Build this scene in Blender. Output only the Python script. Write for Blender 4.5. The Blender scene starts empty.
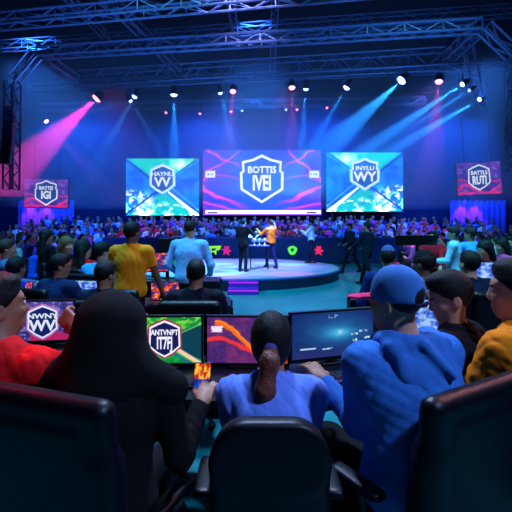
import bpy, math, random
import numpy as np
from mathutils import Vector, Matrix
random.seed(7)
R = math.radians
SC = bpy.context.scene
COL = SC.collection
F = 430.0; CAMZ = 1.6; HY = 226.0
def at(px, py, d):
    return Vector(((px-256)/F*d, d, CAMZ-(py-HY)/F*d))
def lin(c):
    return tuple(((v/12.92) if v <= .04045 else ((v+.055)/1.055)**2.4) for v in c)

# ------------------------------------------------------------ materials
MATS = {}
def mat(name, c, rough=.75, metal=0, emit=None, es=1, bump=.0, bscale=60, var=.0, spec=.4, objcol=False, sheen=0, vscale=9):
    if name in MATS: return MATS[name]
    m = bpy.data.materials.new(name); m.use_nodes = True
    nt = m.node_tree; b = nt.nodes['Principled BSDF']
    col = (*lin(c), 1)
    b.inputs['Base Color'].default_value = col
    b.inputs['Roughness'].default_value = rough
    b.inputs['Metallic'].default_value = metal
    b.inputs['Specular IOR Level'].default_value = spec
    if sheen: b.inputs['Sheen Weight'].default_value = sheen
    if emit:
        b.inputs['Emission Color'].default_value = (*lin(emit), 1)
        b.inputs['Emission Strength'].default_value = es
    tc = None
    if var or bump or objcol:
        tc = nt.nodes.new('ShaderNodeTexCoord')
    if objcol:
        oi = nt.nodes.new('ShaderNodeObjectInfo')
        nt.links.new(oi.outputs['Color'], b.inputs['Base Color'])
    elif var:
        n = nt.nodes.new('ShaderNodeTexNoise'); n.inputs['Scale'].default_value = vscale; n.inputs['Detail'].default_value = 4
        r = nt.nodes.new('ShaderNodeValToRGB')
        r.color_ramp.elements[0].position = .3; r.color_ramp.elements[1].position = .7
        r.color_ramp.elements[0].color = (*[v*(1-var) for v in col[:3]], 1)
        r.color_ramp.elements[1].color = (*[min(1, v*(1+var)) for v in col[:3]], 1)
        nt.links.new(tc.outputs['Object'], n.inputs['Vector'])
        nt.links.new(n.outputs['Fac'], r.inputs['Fac']); nt.links.new(r.outputs['Color'], b.inputs['Base Color'])
    if bump:
        n = nt.nodes.new('ShaderNodeTexNoise'); n.inputs['Scale'].default_value = bscale; n.inputs['Detail'].default_value = 3
        bp = nt.nodes.new('ShaderNodeBump'); bp.inputs['Strength'].default_value = bump; bp.inputs['Distance'].default_value = .01
        nt.links.new(tc.outputs['Object'], n.inputs['Vector'])
        nt.links.new(n.outputs['Fac'], bp.inputs['Height']); nt.links.new(bp.outputs['Normal'], b.inputs['Normal'])
    MATS[name] = m
    return m
def emat(name, c, es=1, sample=False):
    if name in MATS: return MATS[name]
    m = mat(name, (.02, .02, .02), .5, emit=c, es=es)
    if not sample: m.cycles.emission_sampling = 'NONE'
    return m
def artmat(name, es=1.0, sample=True):
    if name in MATS: return MATS[name]
    m = bpy.data.materials.new(name); m.use_nodes = True
    nt = m.node_tree; b = nt.nodes['Principled BSDF']
    b.inputs['Base Color'].default_value = (.01, .01, .01, 1); b.inputs['Roughness'].default_value = .4
    a = nt.nodes.new('ShaderNodeAttribute'); a.attribute_name = 'picture'
    nt.links.new(a.outputs['Color'], b.inputs['Emission Color'])
    b.inputs['Emission Strength'].default_value = es
    if not sample: m.cycles.emission_sampling = 'NONE'
    MATS[name] = m
    return m

def fabric(name, c, bump=.25, rough=.9):
    return mat(name, c, rough, bump=bump, bscale=260, var=.12, spec=.2)
def plastic(name, c, rough=.45):
    return mat(name, c, rough, bump=.05, bscale=200, spec=.45)

# ------------------------------------------------------------ objects
def tag(o, label=None, cat=None, group=None, kind=None):
    if label: o['label'] = label
    if cat: o['category'] = cat
    if group: o['group'] = group
    if kind: o['kind'] = kind
    return o
def empty(name, loc, rz=0, label=None, cat=None, group=None):
    o = bpy.data.objects.new(name, None); COL.objects.link(o)
    o.location = loc; o.rotation_euler = (0, 0, rz); o.empty_display_size = .1
    return tag(o, label, cat, group)
def mesh_obj(name, v, f, m, parent=None, smooth=False, midx=None, loc=None, rot=None):
    me = bpy.data.meshes.new(name)
    me.from_pydata([tuple(p) for p in v], [], [tuple(int(i) for i in q) for q in f])
    ms = m if isinstance(m, (list, tuple)) else [m]
    for x in ms: me.materials.append(x)
    if midx is not None: me.polygons.foreach_set('material_index', np.asarray(midx, dtype=np.int32))
    if smooth: me.polygons.foreach_set('use_smooth', [True]*len(me.polygons))
    me.update()
    o = bpy.data.objects.new(name, me); COL.objects.link(o)
    if parent: o.parent = parent
    if loc is not None: o.location = loc
    if rot is not None: o.rotation_euler = rot
    return o
class MB:
    def __init__(s): s.v = []; s.f = []
    def box(s, c, h, rot=None):
        n = len(s.v); c = Vector(c)
        for sx, sy, sz in ((-1,-1,-1),(1,-1,-1),(1,1,-1),(-1,1,-1),(-1,-1,1),(1,-1,1),(1,1,1),(-1,1,1)):
            p = Vector((sx*h[0], sy*h[1], sz*h[2]))
            if rot: p = rot @ p
            s.v.append(c+p)
        for q in ((3,2,1,0),(4,5,6,7),(0,1,5,4),(1,2,6,5),(2,3,7,6),(3,0,4,7)): s.f.append([n+i for i in q])
        return s
    def bev(s, c, h, b=.01, rot=None, seg=3):
        # box with rounded vertical (z) edges and chamfered rims
        c = Vector(c); prof = []
        for k in range(4):
            sx, sy = ((1,1),(-1,1),(-1,-1),(1,-1))[k]
            for i in range(seg+1):
                a = R(90*k + 90*i/seg)
                prof.append((sx*(h[0]-b)+b*math.cos(a), sy*(h[1]-b)+b*math.sin(a)))
        n = len(s.v); m = len(prof); b2 = min(b*.4, h[2]*.5)
        for z, ins in ((-h[2], b2), (-h[2]+b2, 0), (h[2]-b2, 0), (h[2], b2)):
            for x, y in prof:
                p = Vector((x*(1-ins/h[0]), y*(1-ins/h[1]), z))
                if rot: p = rot @ p
                s.v.append(c+p)
        for r_ in range(3):
            for i in range(m):
                j = (i+1) % m
                s.f.append([n+r_*m+i, n+r_*m+j, n+(r_+1)*m+j, n+(r_+1)*m+i])
        s.f.append([n+i for i in range(m)][::-1]); s.f.append([n+3*m+i for i in range(m)])
        return s
    def tube(s, a, b, r, r2=None, n=6):
        a = Vector(a); b = Vector(b); r2 = r if r2 is None else r2
        d = (b-a).normalized(); u = d.orthogonal().normalized(); w = d.cross(u)
        k = len(s.v)
        for p, rr in ((a, r), (b, r2)):
            for i in range(n):
                t = 2*math.pi*i/n
                s.v.append(p+u*math.cos(t)*rr+w*math.sin(t)*rr)
        for i in range(n):
            j = (i+1) % n
            s.f.append([k+i, k+j, k+n+j, k+n+i])
        s.f.append([k+i for i in range(n)][::-1]); s.f.append([k+n+i for i in range(n)])
        return s
    def path(s, pts, r, n=6):
        for i in range(len(pts)-1): s.tube(pts[i], pts[i+1], r, n=n)
        return s
    def lathe(s, prof, c=(0,0,0), n=24, rot=None):
        c = Vector(c); k = len(s.v); m = len(prof)
        for i in range(n):
            t = 2*math.pi*i/n
            for r_, z in prof:
                p = Vector((r_*math.cos(t), r_*math.sin(t), z))
                if rot: p = rot @ p
                s.v.append(c+p)
        for i in range(n):
            j = (i+1) % n
            for q in range(m-1):
                s.f.append([k+i*m+q, k+j*m+q, k+j*m+q+1, k+i*m+q+1])
        return s
    def prism(s, poly, z0, z1, M=None):
        k = len(s.v); m = len(poly)
        for z in (z0, z1):
            for x, y in poly:
                p = Vector((x, y, z)); s.v.append(M @ p if M else p)
        for i in range(m):
            j = (i+1) % m
            s.f.append([k+i, k+j, k+m+j, k+m+i])
        s.f.append([k+i for i in range(m)][::-1]); s.f.append([k+m+i for i in range(m)])
        return s
    def build(s, name, m, parent=None, smooth=False, loc=None, rot=None):
        return mesh_obj(name, s.v, s.f, m, parent, smooth, loc=loc, rot=rot)
def children(o): return [c for c in list(COL.objects) if c.parent == o]
def copy_tree(o, parent=None):
    c = o.copy(); COL.objects.link(c)
    if parent: c.parent = parent
    for ch in children(o): copy_tree(ch, c)
    return c
def struct(o): o['kind'] = 'structure'; return o

# ------------------------------------------------------------ implicit surfaces
def cap(a, b, ra, rb=None, k=.03, op='u', flat=False): return ('c', np.array(a, float), np.array(b, float), ra, ra if rb is None else rb, k, op, flat)
def ell(c, r, Rm=None, k=.03, op='u'): return ('e', np.array(c, float), np.array(r, float), np.eye(3) if Rm is None else np.array(Rm, float), k, op)
def rbox(c, h, r, Rm=None, k=.02, op='u'): return ('b', np.array(c, float), np.array(h, float), r, np.eye(3) if Rm is None else np.array(Rm, float), k, op)
def plane(n, c): n = np.array(n, float); n /= np.linalg.norm(n); return ('p', n, c)      # keeps n.p < c
def bounds(p):
    if p[0] == 'c':
        r = max(p[3], p[4]); return np.minimum(p[1], p[2])-r, np.maximum(p[1], p[2])+r
    if p[0] == 'e':
        e = np.abs(p[3]) @ p[2]; return p[1]-e, p[1]+e
    e = np.abs(p[4]) @ p[2]; return p[1]-e, p[1]+e
def sdf_mesh(prims, h, wr=0, wf=14, seed=0):
    us = [bounds(p) for p in prims if p[0] != 'p' and (p[-1] == 'u' or p[-2] == 'u')]
    lo = np.min([u[0] for u in us], axis=0)-3*h-.01; hi = np.max([u[1] for u in us], axis=0)+3*h+.01
    n = np.ceil((hi-lo)/h).astype(int)+1
    ax = [(lo[i]+h*np.arange(n[i])).astype(np.float32) for i in range(3)]
    D = np.full(n, .12, np.float32)
    for p in prims:
        if p[0] == 'p':
            d = ax[0][:, None, None]*p[1][0]+ax[1][None, :, None]*p[1][1]+ax[2][None, None, :]*p[1][2]-p[2]
            D = np.maximum(D, d.astype(np.float32)); continue
        k = p[5] if p[0] in 'cb' else p[4]
        if p[0] == 'b': k = p[5]
        op = p[6] if p[0] in 'cb' else p[5]
        b0, b1 = bounds(p); mg = max(k, 2.5*h)+h
        i0 = np.clip(((b0-mg-lo)/h).astype(int), 0, n); i1 = np.clip(((b1+mg-lo)/h).astype(int)+2, 0, n)
        if (i1 <= i0).any(): continue
        sl = tuple(slice(i0[i], i1[i]) for i in range(3))
        X = ax[0][sl[0]][:, None, None]; Y = ax[1][sl[1]][None, :, None]; Z = ax[2][sl[2]][None, None, :]
        if p[0] == 'c':
            a, b = p[1], p[2]; ba = b-a; bb = max(ba@ba, 1e-9)
            x, y, z = X-a[0], Y-a[1], Z-a[2]
            t = (x*ba[0]+y*ba[1]+z*ba[2])/bb; tc = np.clip(t, 0, 1)
            d = np.sqrt((x-tc*ba[0])**2+(y-tc*ba[1])**2+(z-tc*ba[2])**2)-(p[3]+(p[4]-p[3])*tc)
            if p[7]: d = np.maximum(d, (t-1)*math.sqrt(bb))
        else:
            c = p[1]; Rm = p[3] if p[0] == 'e' else p[4]
            x, y, z = X-c[0], Y-c[1], Z-c[2]
            q = [x*Rm[0][i]+y*Rm[1][i]+z*Rm[2][i] for i in range(3)]
            if p[0] == 'e':
                r = p[2]
                k0 = np.sqrt((q[0]/r[0])**2+(q[1]/r[1])**2+(q[2]/r[2])**2)
                k1 = np.sqrt((q[0]/r[0]**2)**2+(q[1]/r[1]**2)**2+(q[2]/r[2]**2)**2)+1e-6
                d = k0*(k0-1)/k1
                d = np.where(k0 < .05, -min(r), d)
            else:
                hh = p[2]; r = p[3]
                q = [np.abs(q[i])-hh[i]+r for i in range(3)]
                d = np.sqrt(np.maximum(q[0], 0)**2+np.maximum(q[1], 0)**2+np.maximum(q[2], 0)**2)+np.minimum(np.maximum(np.maximum(q[0], q[1]), q[2]), 0)-r
        A = D[sl]; d = d.astype(np.float32); k = max(k, 1e-4)
        if op == 'u':
            g = np.maximum(k-np.abs(A-d), 0)/k; D[sl] = np.minimum(A, d)-g*g*k*.25
        else:
            d = -d; g = np.maximum(k-np.abs(A-d), 0)/k; D[sl] = np.maximum(A, d)+g*g*k*.25
    if wr:
        rs = np.random.RandomState(seed)
        I = np.nonzero(np.abs(D) < .04)
        P = np.stack([ax[i][I[i]] for i in range(3)], 1)
        acc = np.zeros(len(P))
        warp = np.sin(P@(rs.randn(3, 3)*5)+rs.rand(3)*6)*.05
        for _ in range(5):
            w = rs.randn(3); w /= np.linalg.norm(w)
            s_ = np.sin((P+warp)@w*wf*(2+2*rs.rand())+rs.rand()*6)
            acc += (1-np.abs(s_))**2-.3
        D[I] += (wr*acc/3).astype(np.float32)
    return surface_nets(D, lo, h)
def surface_nets(D, lo, h):
    S = D < 0; n = D.shape
    c = [S[i:n[0]-1+i, j:n[1]-1+j, k:n[2]-1+k] for i in (0, 1) for j in (0, 1) for k in (0, 1)]
    anyv = c[0].copy(); allv = c[0].copy()
    for q in c[1:]: anyv |= q; allv &= q
    mask = anyv & ~allv
    I = np.stack(np.nonzero(mask), 1); N = len(I)
    idx = np.full(mask.shape, -1, np.int64); idx[mask] = np.arange(N)
    V = np.zeros((N, 3)); W = np.zeros(N)
    val = {}
    for i in (0, 1):
        for j in (0, 1):
            for k in (0, 1): val[(i, j, k)] = D[I[:, 0]+i, I[:, 1]+j, I[:, 2]+k]
    for a in val:
        for axx in range(3):
            if a[axx] == 0:
                b = list(a); b[axx] = 1; b = tuple(b)
                va, vb = val[a], val[b]; cr = (va < 0) != (vb < 0)
                t = np.where(cr, va/np.where(cr, va-vb, 1), 0)
                p = np.array(a, float)[None, :].repeat(N, 0); p[:, axx] += t
                V += p*cr[:, None]; W += cr
    V = V/W[:, None]+I
    faces = []
    for axx in range(3):
        s0 = [slice(1, n[0]-1), slice(1, n[1]-1), slice(1, n[2]-1)]; s1 = list(s0)
        s0[axx] = slice(0, n[axx]-1); s1[axx] = slice(1, n[axx])
        A = S[tuple(s0)]; B = S[tuple(s1)]
        u, v = (axx+1) % 3, (axx+2) % 3
        for flip, m in ((False, A & ~B), (True, ~A & B)):
            J = np.stack(np.nonzero(m), 1)
            for q in range(3):
                if q != axx: J[:, q] += 1
            def g(du, dv):
                K = J.copy(); K[:, u] -= du; K[:, v] -= dv
                return idx[K[:, 0], K[:, 1], K[:, 2]]
            q = np.stack([g(1, 1), g(0, 1), g(0, 0), g(1, 0)], 1)
            faces.append(q[:, ::-1] if flip else q)
    Fc = np.concatenate(faces); Fc = Fc[(Fc >= 0).all(1)]
    return lo+h*V, Fc
def sdf_obj(name, prims, h, m, parent=None, wr=0, wf=14, seed=0, midx=None):
    v, f = sdf_mesh(prims, h, wr, wf, seed)
    me = bpy.data.meshes.new(name)
    me.vertices.add(len(v)); me.vertices.foreach_set('co', v.astype(np.float32).ravel())
    me.loops.add(len(f)*4); me.loops.foreach_set('vertex_index', f.astype(np.int32).ravel())
    me.polygons.add(len(f)); me.polygons.foreach_set('loop_start', np.arange(len(f), dtype=np.int32)*4)
    me.polygons.foreach_set('loop_total', np.full(len(f), 4, np.int32))
    ms = m if isinstance(m, (list, tuple)) else [m]
    for x in ms: me.materials.append(x)
    if midx: me.polygons.foreach_set('material_index', midx(v[f].mean(1)).astype(np.int32))
    me.polygons.foreach_set('use_smooth', np.ones(len(f), bool))
    me.update(); me.validate()
    o = bpy.data.objects.new(name, me); COL.objects.link(o)
    if parent: o.parent = parent
    return o
# ------------------------------------------------------------ people
SKIN = {'a': (.78, .55, .44), 'b': (.62, .41, .31), 'c': (.45, .29, .21)}
def skin(k): return mat('skin_'+k, SKIN[k], .55, bump=.05, bscale=120, var=.08, spec=.35)
def rotm(yaw=0, pitch=0, roll=0):
    return np.array(Matrix.Rotation(yaw, 3, 'Z') @ Matrix.Rotation(pitch, 3, 'X') @ Matrix.Rotation(roll, 3, 'Y'))
def nrm(v): v = np.array(v, float); return v/max(np.linalg.norm(v), 1e-9)
def hand_prims(w, fwd, up, side, curl, s):
    """five separate fingers on a palm; side = +1/-1 puts the thumb on that side of fwd x up"""
    fwd = nrm(fwd); up = nrm(np.array(up, float)-fwd*np.dot(up, fwd)); x = np.cross(fwd, up)*side
    Rm = np.stack([x, fwd, up], 1)
    P = lambda a, b, c: w+s*(x*a+fwd*b+up*c)
    out = [rbox(P(0, .05, 0), np.array((.04, .046, .014))*s, .013*s, Rm, k=.012), cap(w, P(0, .03, 0), .024*s, .022*s, k=.02)]
    for i, (ox, l) in enumerate(((.030, .070), (.010, .078), (-.010, .072), (-.029, .056))):
        a = P(ox, .088, 0); seg = (l*.46, l*.30, l*.24); ang = 0
        px = ox; pf = .088; pu = 0
        for j, L in enumerate(seg):
            ang += curl*(.75 if j == 0 else 1.0)
            pf2 = pf+L*math.cos(ang); pu2 = pu-L*math.sin(ang); px2 = px+ox*.12
            out.append(cap(P(px, pf, pu), P(px2, pf2, pu2), (.0092-.0009*j)*s, (.0086-.0011*j)*s, k=.003))
            px, pf, pu = px2, pf2, pu2
    t0 = P(.032, .02, -.004); t1 = P(.058, .05, -.014-.012*curl); t2 = P(.056-.018*curl, .085, -.02-.025*curl)
    out += [cap(t0, t1, .013*s, .011*s, k=.012), cap(t1, t2, .0105*s, .0085*s, k=.003)]
    return out
def ik(S, T, l1, l2, pole):
    d = T-S; L = np.linalg.norm(d); m = min(L, (l1+l2)*.995); u = d/max(L, 1e-9)
    T = S+u*m; a = (l1*l1-l2*l2+m*m)/(2*m); hgt = math.sqrt(max(l1*l1-a*a, 1e-6))
    p = np.array(pole, float); p = nrm(p-u*np.dot(p, u))
    return S+u*a+p*hgt, T
def head_prims(H, s, fine):
    hc, Rh = H
    P = lambda x, y, z: hc+Rh@(np.array((x, y, z))*s)
    o = [ell(P(0, -.012, .03), np.array((.076, .097, .088))*s, Rh, k=.03),
         ell(P(0, .022, -.04), np.array((.058, .068, .072))*s, Rh, k=.04),
         ell(P(0, .055, -.088), np.array((.032, .03, .024))*s, Rh, k=.03),
         ell(P(0, .07, .03), np.array((.052, .022, .02))*s, Rh, k=.02)]
    for q in (-1, 1):
        o += [ell(P(q*.036, .062, -.022), np.array((.024, .024, .022))*s, Rh, k=.02),
              ell(P(q*.079, -.008, -.012), np.array((.010, .021, .033))*s, rotm(0, R(12))@Rh if False else Rh, k=.008)]
        if fine:
            o += [ell(P(q*.032, .094, .006), np.array((.017, .014, .011))*s, Rh, k=.012, op='s'),
                  ell(P(q*.031, .080, .005), np.array((.0135, .0135, .0135))*s, Rh, k=.002),
                  ell(P(q*.086, -.004, -.012), np.array((.004, .012, .020))*s, Rh, k=.004, op='s')]
    o += [cap(P(0, .088, .012), P(0, .102, -.026), .008*s, .0115*s, k=.016),
          ell(P(0, .095, -.031), np.array((.017, .011, .009))*s, Rh, k=.01),
          ell(P(0, .086, -.057), np.array((.023, .011, .006))*s, Rh, k=.006),
          ell(P(0, .084, -.068), np.array((.019, .011, .007))*s, Rh, k=.006)]
    return o
def person(label, loc, rz=0, pose='sit', s=1.0, lean=0, sway=0, hyaw=0, hpitch=0, hroll=0, hands=((-.2, .42, .74), (.2, .42, .74)),
           poles=None, curl=.35, ups=None, sk='a', top=(.1, .1, .12), sleeve='long', legs=(.05, .06, .09), hair='short', haircol=(.05, .035, .03),
           capcol=None, brim=None, hood=None, build=1.0, vox=.015, seat=.46, stride=0, group=None, topname='shirt', shoes=False, wr=.004,
           headoff=(0, 0), legless=False, eyes=False, topm=None, collar=None, hoodup=False, glasses=False, shw=1.0, cat='person', hemfree=0, noshoe=False):
    root = empty('person', loc, rz, label, cat, group)
    sid = len([o for o in COL.objects if o.name.startswith('person')])
    fine = vox < .009
    # joints
    pz = (seat+.095)/s if pose == 'sit' else .93
    pel = np.array((0, 0, pz)); dr = lambda a: np.array((math.sin(sway)*a, math.sin(lean)*a, 1)) if False else nrm((math.sin(sway), math.sin(lean*a), math.cos(lean*a)))
    waist = pel+.14*dr(.4); chest = waist+.17*dr(.9); nb = chest+.17*dr(1.2)
    hd = nrm(dr(1.0)+np.array((headoff[0], headoff[1]-.0, .3)))
    hc = nb+.168*hd+np.array((0, .015, 0))
    Rh = rotm(hyaw, hpitch, hroll); X = np.array((1, 0, 0))
    sw = .178*build*shw
    sh = {q: nb-.045*dr(1.1)+X*sw*q+np.array((0, .01, 0)) for q in (-1, 1)}
    def torso(off, kk=.06):
        tx = rotm(0, -lean*.9)
        return [ell(pel+np.array((0, 0, .0)), (.160*build+off, .115*build+off, .115+off), k=kk),
                ell(waist, (.140*build+off, .100*build+off, .14+off), tx, k=kk),
                ell(chest, (.160*build+off, .105*build+off, .16+off), tx, k=kk),
                cap(sh[-1]*.9+nb*.1-dr(1)*.012, sh[1]*.9+nb*.1-dr(1)*.012, .050+off, k=kk),
                cap(nb-dr(1)*.06, nb+dr(1)*.01, .075+off, .05+off*.7, k=.05),
                cap(nb-dr(1)*.005, sh[-1]*.8+nb*.2-dr(1)*.0, .042+off*.8, .040+off*.8, k=.05), cap(nb-dr(1)*.005, sh[1]*.8+nb*.2, .042+off*.8, .040+off*.8, k=.05)]
    arms = {}
    for i, q in enumerate((-1, 1)):
        T = np.array(hands[i], float)/s if hands[i] is not None else sh[q]+np.array((q*.05, .03, -.55))
        pole = (q*.6, -.5, -1) if not poles or poles[i] is None else poles[i]
        E, T = ik(sh[q], T, .285, .255, pole); arms[q] = (sh[q], E, T)
    # body
    body = [p for p in torso(-.012)]
    body += [cap(nb-dr(1)*.03, hc-hd*.06, .066 if build > 1.2 else .060, .060 if build > 1.2 else .055, k=.03)] + [p for p in head_prims((hc, Rh), 1.0, fine)]
    for i, q in enumerate((-1, 1)):
        S_, E, T = arms[q]
        body += [cap(S_, E, .046, .038, k=.02), cap(E, T, .040, .026, k=.015)]
        up = ups[i] if ups and ups[i] is not None else np.array((0, 0, 1.)) if abs(nrm(T-E)[2]) < .8 else np.array((0, 1., 0))
        side = 1
        f = nrm(T-E); upv = nrm(up-f*np.dot(up, f)); xx = np.cross(f, upv)
        side = -1 if np.dot(xx, X)*q > 0 else 1
        cu = curl[i] if isinstance(curl, (tuple, list)) else curl
        body += hand_prims(T, T-E, up, side, cu, 1.0)
    lg = {}
    if not legless:
        for q in (-1, 1):
            hip = pel+np.array((q*.085, 0, -.02))
            if pose == 'sit':
                kn = pel+np.array((q*.14, .40, -.01)); an = np.array((q*.14, .36, .085)); 
                if an[2] > kn[2]-.3: an[2] = .085
            else:
                kn = pel+np.array((q*.095, .02+stride*q*.12, -.43)); an = np.array((q*.105, -.03+stride*q*.3, .085+(.03 if stride and q < 0 else 0)))
            lg[q] = (hip, kn, an)
            body += [cap(hip, kn, .072, .048, k=.03), cap(kn, an, .046, .032, k=.02), cap(an, an+np.array((0, .10, -.05)), .030, .026, k=.02)]
    sc = lambda pr: [scale_prim(p, s) for p in pr]
    sdf_obj('body', sc(body), vox, skin(sk), root)
    # top
    off = .012 if wr < .006 else .018
    tp = torso(off)
    for q in (-1, 1):
        S_, E, T = arms[q]
        ar = .057 if off < .015 else .062
        if sleeve == 'short': tp.append(cap(S_, S_+(E-S_)*.62, ar, ar*.95, k=.05, flat=True))
        else: tp += [cap(S_, E, ar, .053, k=.04), cap(E, E+(T-E)*.93, .054, .040, k=.02, flat=True)]
    if hemfree: tp.append(cap(pel, pel-np.array((0, 0, hemfree)), .15*build+off, .16*build, k=.05, flat=True)); tp.append(ell(pel-np.array((0,0,hemfree*.5)), (.18*build, .13, hemfree*.6), k=.05))
    tp.append(cap(nb+dr(1)*.035, nb+dr(1)*.12, .058, .075, k=.008, op='s'))
    if pose == 'sit' or not hemfree: tp.append(plane((0, 0, -1), -(pel[2]-.075)))
    tm = topm or fabric('top_%d_%d_%d' % tuple(int(c*255) for c in top), top)
    sdf_obj(topname, sc(tp), vox, tm, root, wr=wr, wf=20, seed=sid)
    if collar:
        mb = []
        for i in range(10):
            a0, a1 = 2*math.pi*i/10, 2*math.pi*(i+1)/10
            pc = nb+dr(1)*.028
            mb.append(cap(pc+np.array((math.cos(a0)*.06, math.sin(a0)*.058, 0)), pc+np.array((math.cos(a1)*.06, math.sin(a1)*.058, 0)), .009, k=.004))
        sdf_obj('collar', sc(mb), min(vox, .008), fabric('collar_%d' % int(collar[0]*255), collar), root)
    if not legless:
        tr = [ell(pel, (.166*build, .125*build, .115), k=.05)]
        for q in (-1, 1):
            hip, kn, an = lg[q]
            tr += [cap(hip, kn, .088, .064, k=.04), cap(kn, an+np.array((0, 0, .0)), .062, .052, k=.03, flat=True)]
        tr.append(plane((0, 0, 1), pel[2]+.05))
        sdf_obj('trousers', sc(tr), max(vox, .012), fabric('trousers_%d_%d' % (legs[0]*255, legs[2]*255), legs), root, wr=.003, seed=sid+50)
        for q in (-1, 1):
            an = lg[q][2]; g = an+np.array((0, 0, -.085))
            if g[2] < 0: g[2] = 0
            sdf_obj('shoe', sc([ell(g+np.array((0, .055, .038)), (.043, .135, .05), k=.03), cap(g+np.array((0, -.01, .04)), g+np.array((0, -.01, .10)), .042, .045, k=.03),
                    plane((0, 0, -1), -g[2]-.002)]), max(vox, .012), plastic('shoe_rubber', (.06, .06, .07)), root)
    # head things
    P = lambda x, y, z: hc+Rh@np.array((x, y, z))
    hm = mat('hair_%d_%d' % (haircol[0]*255, haircol[2]*255), haircol, .62, bump=.5, bscale=150, spec=.25)
    pn = Rh@np.array((0, .93, -1.0)); pn = pn/np.linalg.norm(pn)
    hv = min(vox, .012)
    if hair in ('short', 'buzz', 'pony', 'long', 'top'):
        g = {'short': .012, 'buzz': .005, 'pony': .024, 'long': .02, 'top': .010}[hair]
        hp = [ell(P(0, -.014, .034), (.076+g*.8, .096+g, .088+g*1.3), Rh, k=.02)]
        if hair in ('short', 'top') and not capcol: hp.append(ell(P(.005, .03, .10), (.055, .055, .030), Rh, k=.03))
        if hair in ('pony', 'long'): hp += [ell(P(0, -.035, -.02), (.078, .074, .085), Rh, k=.03)]
        cz = {'short': .0, 'buzz': .0, 'pony': .02, 'long': .03, 'top': .0}[hair]
        hp.append(('p', pn, float(np.dot(pn, P(0, .0, -.012-cz)))))
        if hair == 'long':
            for q in (-1, 0, 1):
                hp.append(cap(P(q*.055, -.05, -.02), hc+np.array((q*.07, -.12, -.30)), .05, .035, k=.04))
        hp2 = hp[:-1] if hair != 'long' else hp[:2]
        ho = sdf_obj('hair', sc(hp), hv, hm, root, wr=.003 if fine else .004, wf=30, seed=sid+9)
        if hair == 'pony':
            pt = [cap(P(0, -.105, .01), P(0, -.165, -.045), .030, .036, k=.03), cap(P(0, -.165, -.045), P(-.02, -.175, -.16), .036, .040, k=.03),
                  cap(P(-.02, -.175, -.16), P(-.055, -.155, -.27), .040, .016, k=.03)]
            sdf_obj('ponytail', sc(pt), hv, mat('ponytail_brown', (.46, .23, .17), .5, bump=.6, bscale=120), ho, wr=.006, wf=26, seed=4)
            a, b = P(0, -.108, .012), P(0, -.122, .0)
            sdf_obj('hair_tie', sc([cap(a, b, .031, k=.01)]), hv, fabric('hair_tie', (.3, .33, .6)), ho)
    if capcol:
        Rc = Rh@rotm(0, R(4)); Pc = lambda x, y, z: hc+Rc@np.array((x, y, z))
        up_ = Rc@np.array((0, 0, -1.))
        cp = [ell(Pc(0, -.010, .042), (.083, .105, .104), Rc, k=.01), ell(Pc(0, -.01, .02), (.0835, .1045, .085), Rc, k=.01), ('p', up_, float(np.dot(up_, Pc(0, 0, .006))))]
        if fine: cp.append(ell(Pc(0, -.115, .022), (.040, .055, .036), Rc, k=.004, op='s'))
        co = sdf_obj('cap', sc(cp), hv, fabric('cap_%d_%d' % (capcol[0]*255, capcol[2]*255), capcol, .15), root, wr=.001, seed=3)
        bm = [ell(Pc(0, .125, .008), (.076, .085, .010), Rc@rotm(0, R(-6)), k=.004)]
        sdf_obj('brim', sc(bm), min(hv, .008), fabric('brim_%d' % ((brim or capcol)[0]*255), brim or capcol, .1), co)
        if fine:
            sdf_obj('button', sc([ell(Pc(0, -.01, .146), (.011, .011, .007), Rc)]), .003, fabric('brim_b', brim or capcol, .1), co)
            st = [cap(Pc(-.045, -.108, .002), Pc(0, -.120, .001), .008, k=.004), cap(Pc(0, -.120, .001), Pc(.045, -.108, .002), .008, k=.004)]
            sdf_obj('strap', sc(st), .004, fabric('strap', (.05, .09, .2)), co)
    if hood == 'down':
        hp = []
        for i in range(8):
            a0 = R(-200+220*i/8*1.0); a1 = R(-200+220*(i+1)/8)
            c0 = nb+np.array((math.cos(a0)*.105, math.sin(a0)*.085+.01, .02+.025*math.cos(a0+R(90)))); c1 = nb+np.array((math.cos(a1)*.105, math.sin(a1)*.085+.01, .02+.025*math.cos(a1+R(90))))
            hp.append(cap(c0, c1, .034, k=.03))
        hp += [ell(nb+np.array((0, -.115, -.05)), (.125, .04, .10), rotm(0, R(-18)), k=.04), cap(nb+np.array((-.115, -.07, .02)), nb+np.array((.01, -.165, -.175)), .032, .024, k=.018), cap(nb+np.array((-.02, -.13, .035)), nb+np.array((.07, -.165, -.07)), .02, .016, k=.015),
               cap(nb+np.array((.115, -.07, .02)), nb+np.array((.01, -.165, -.175)), .032, .024, k=.018),
               ell(nb+np.array((0, -.055, .085)), (.07, .05, .04), rotm(0, R(-20)), k=.03, op='s')]
        sdf_obj('hood', sc(hp), vox, tm, root, wr=.007, wf=9, seed=21)
    if hoodup:
        hp = [ell(P(0, -.02, .01), (.138, .145, .130), Rh, k=.03), ell(P(0, -.05, -.06), (.128, .115, .13), Rh, k=.05),
              cap(hc-hd*.1+np.array((0, -.03, 0)), nb+np.array((0, -.05, -.06)), .125, .14, k=.06),
              ell(P(0, .12, -.01), (.075, .13, .10), Rh, k=.03, op='s')]
        for q in (-1, 1): hp.append(cap(nb+np.array((q*.07, -.02, .02)), sh[q]+np.array((q*.02, 0, -.02)), .085, .075, k=.10))
        sdf_obj('hood', sc(hp), vox, tm, root, wr=.005, wf=7, seed=22)
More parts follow.
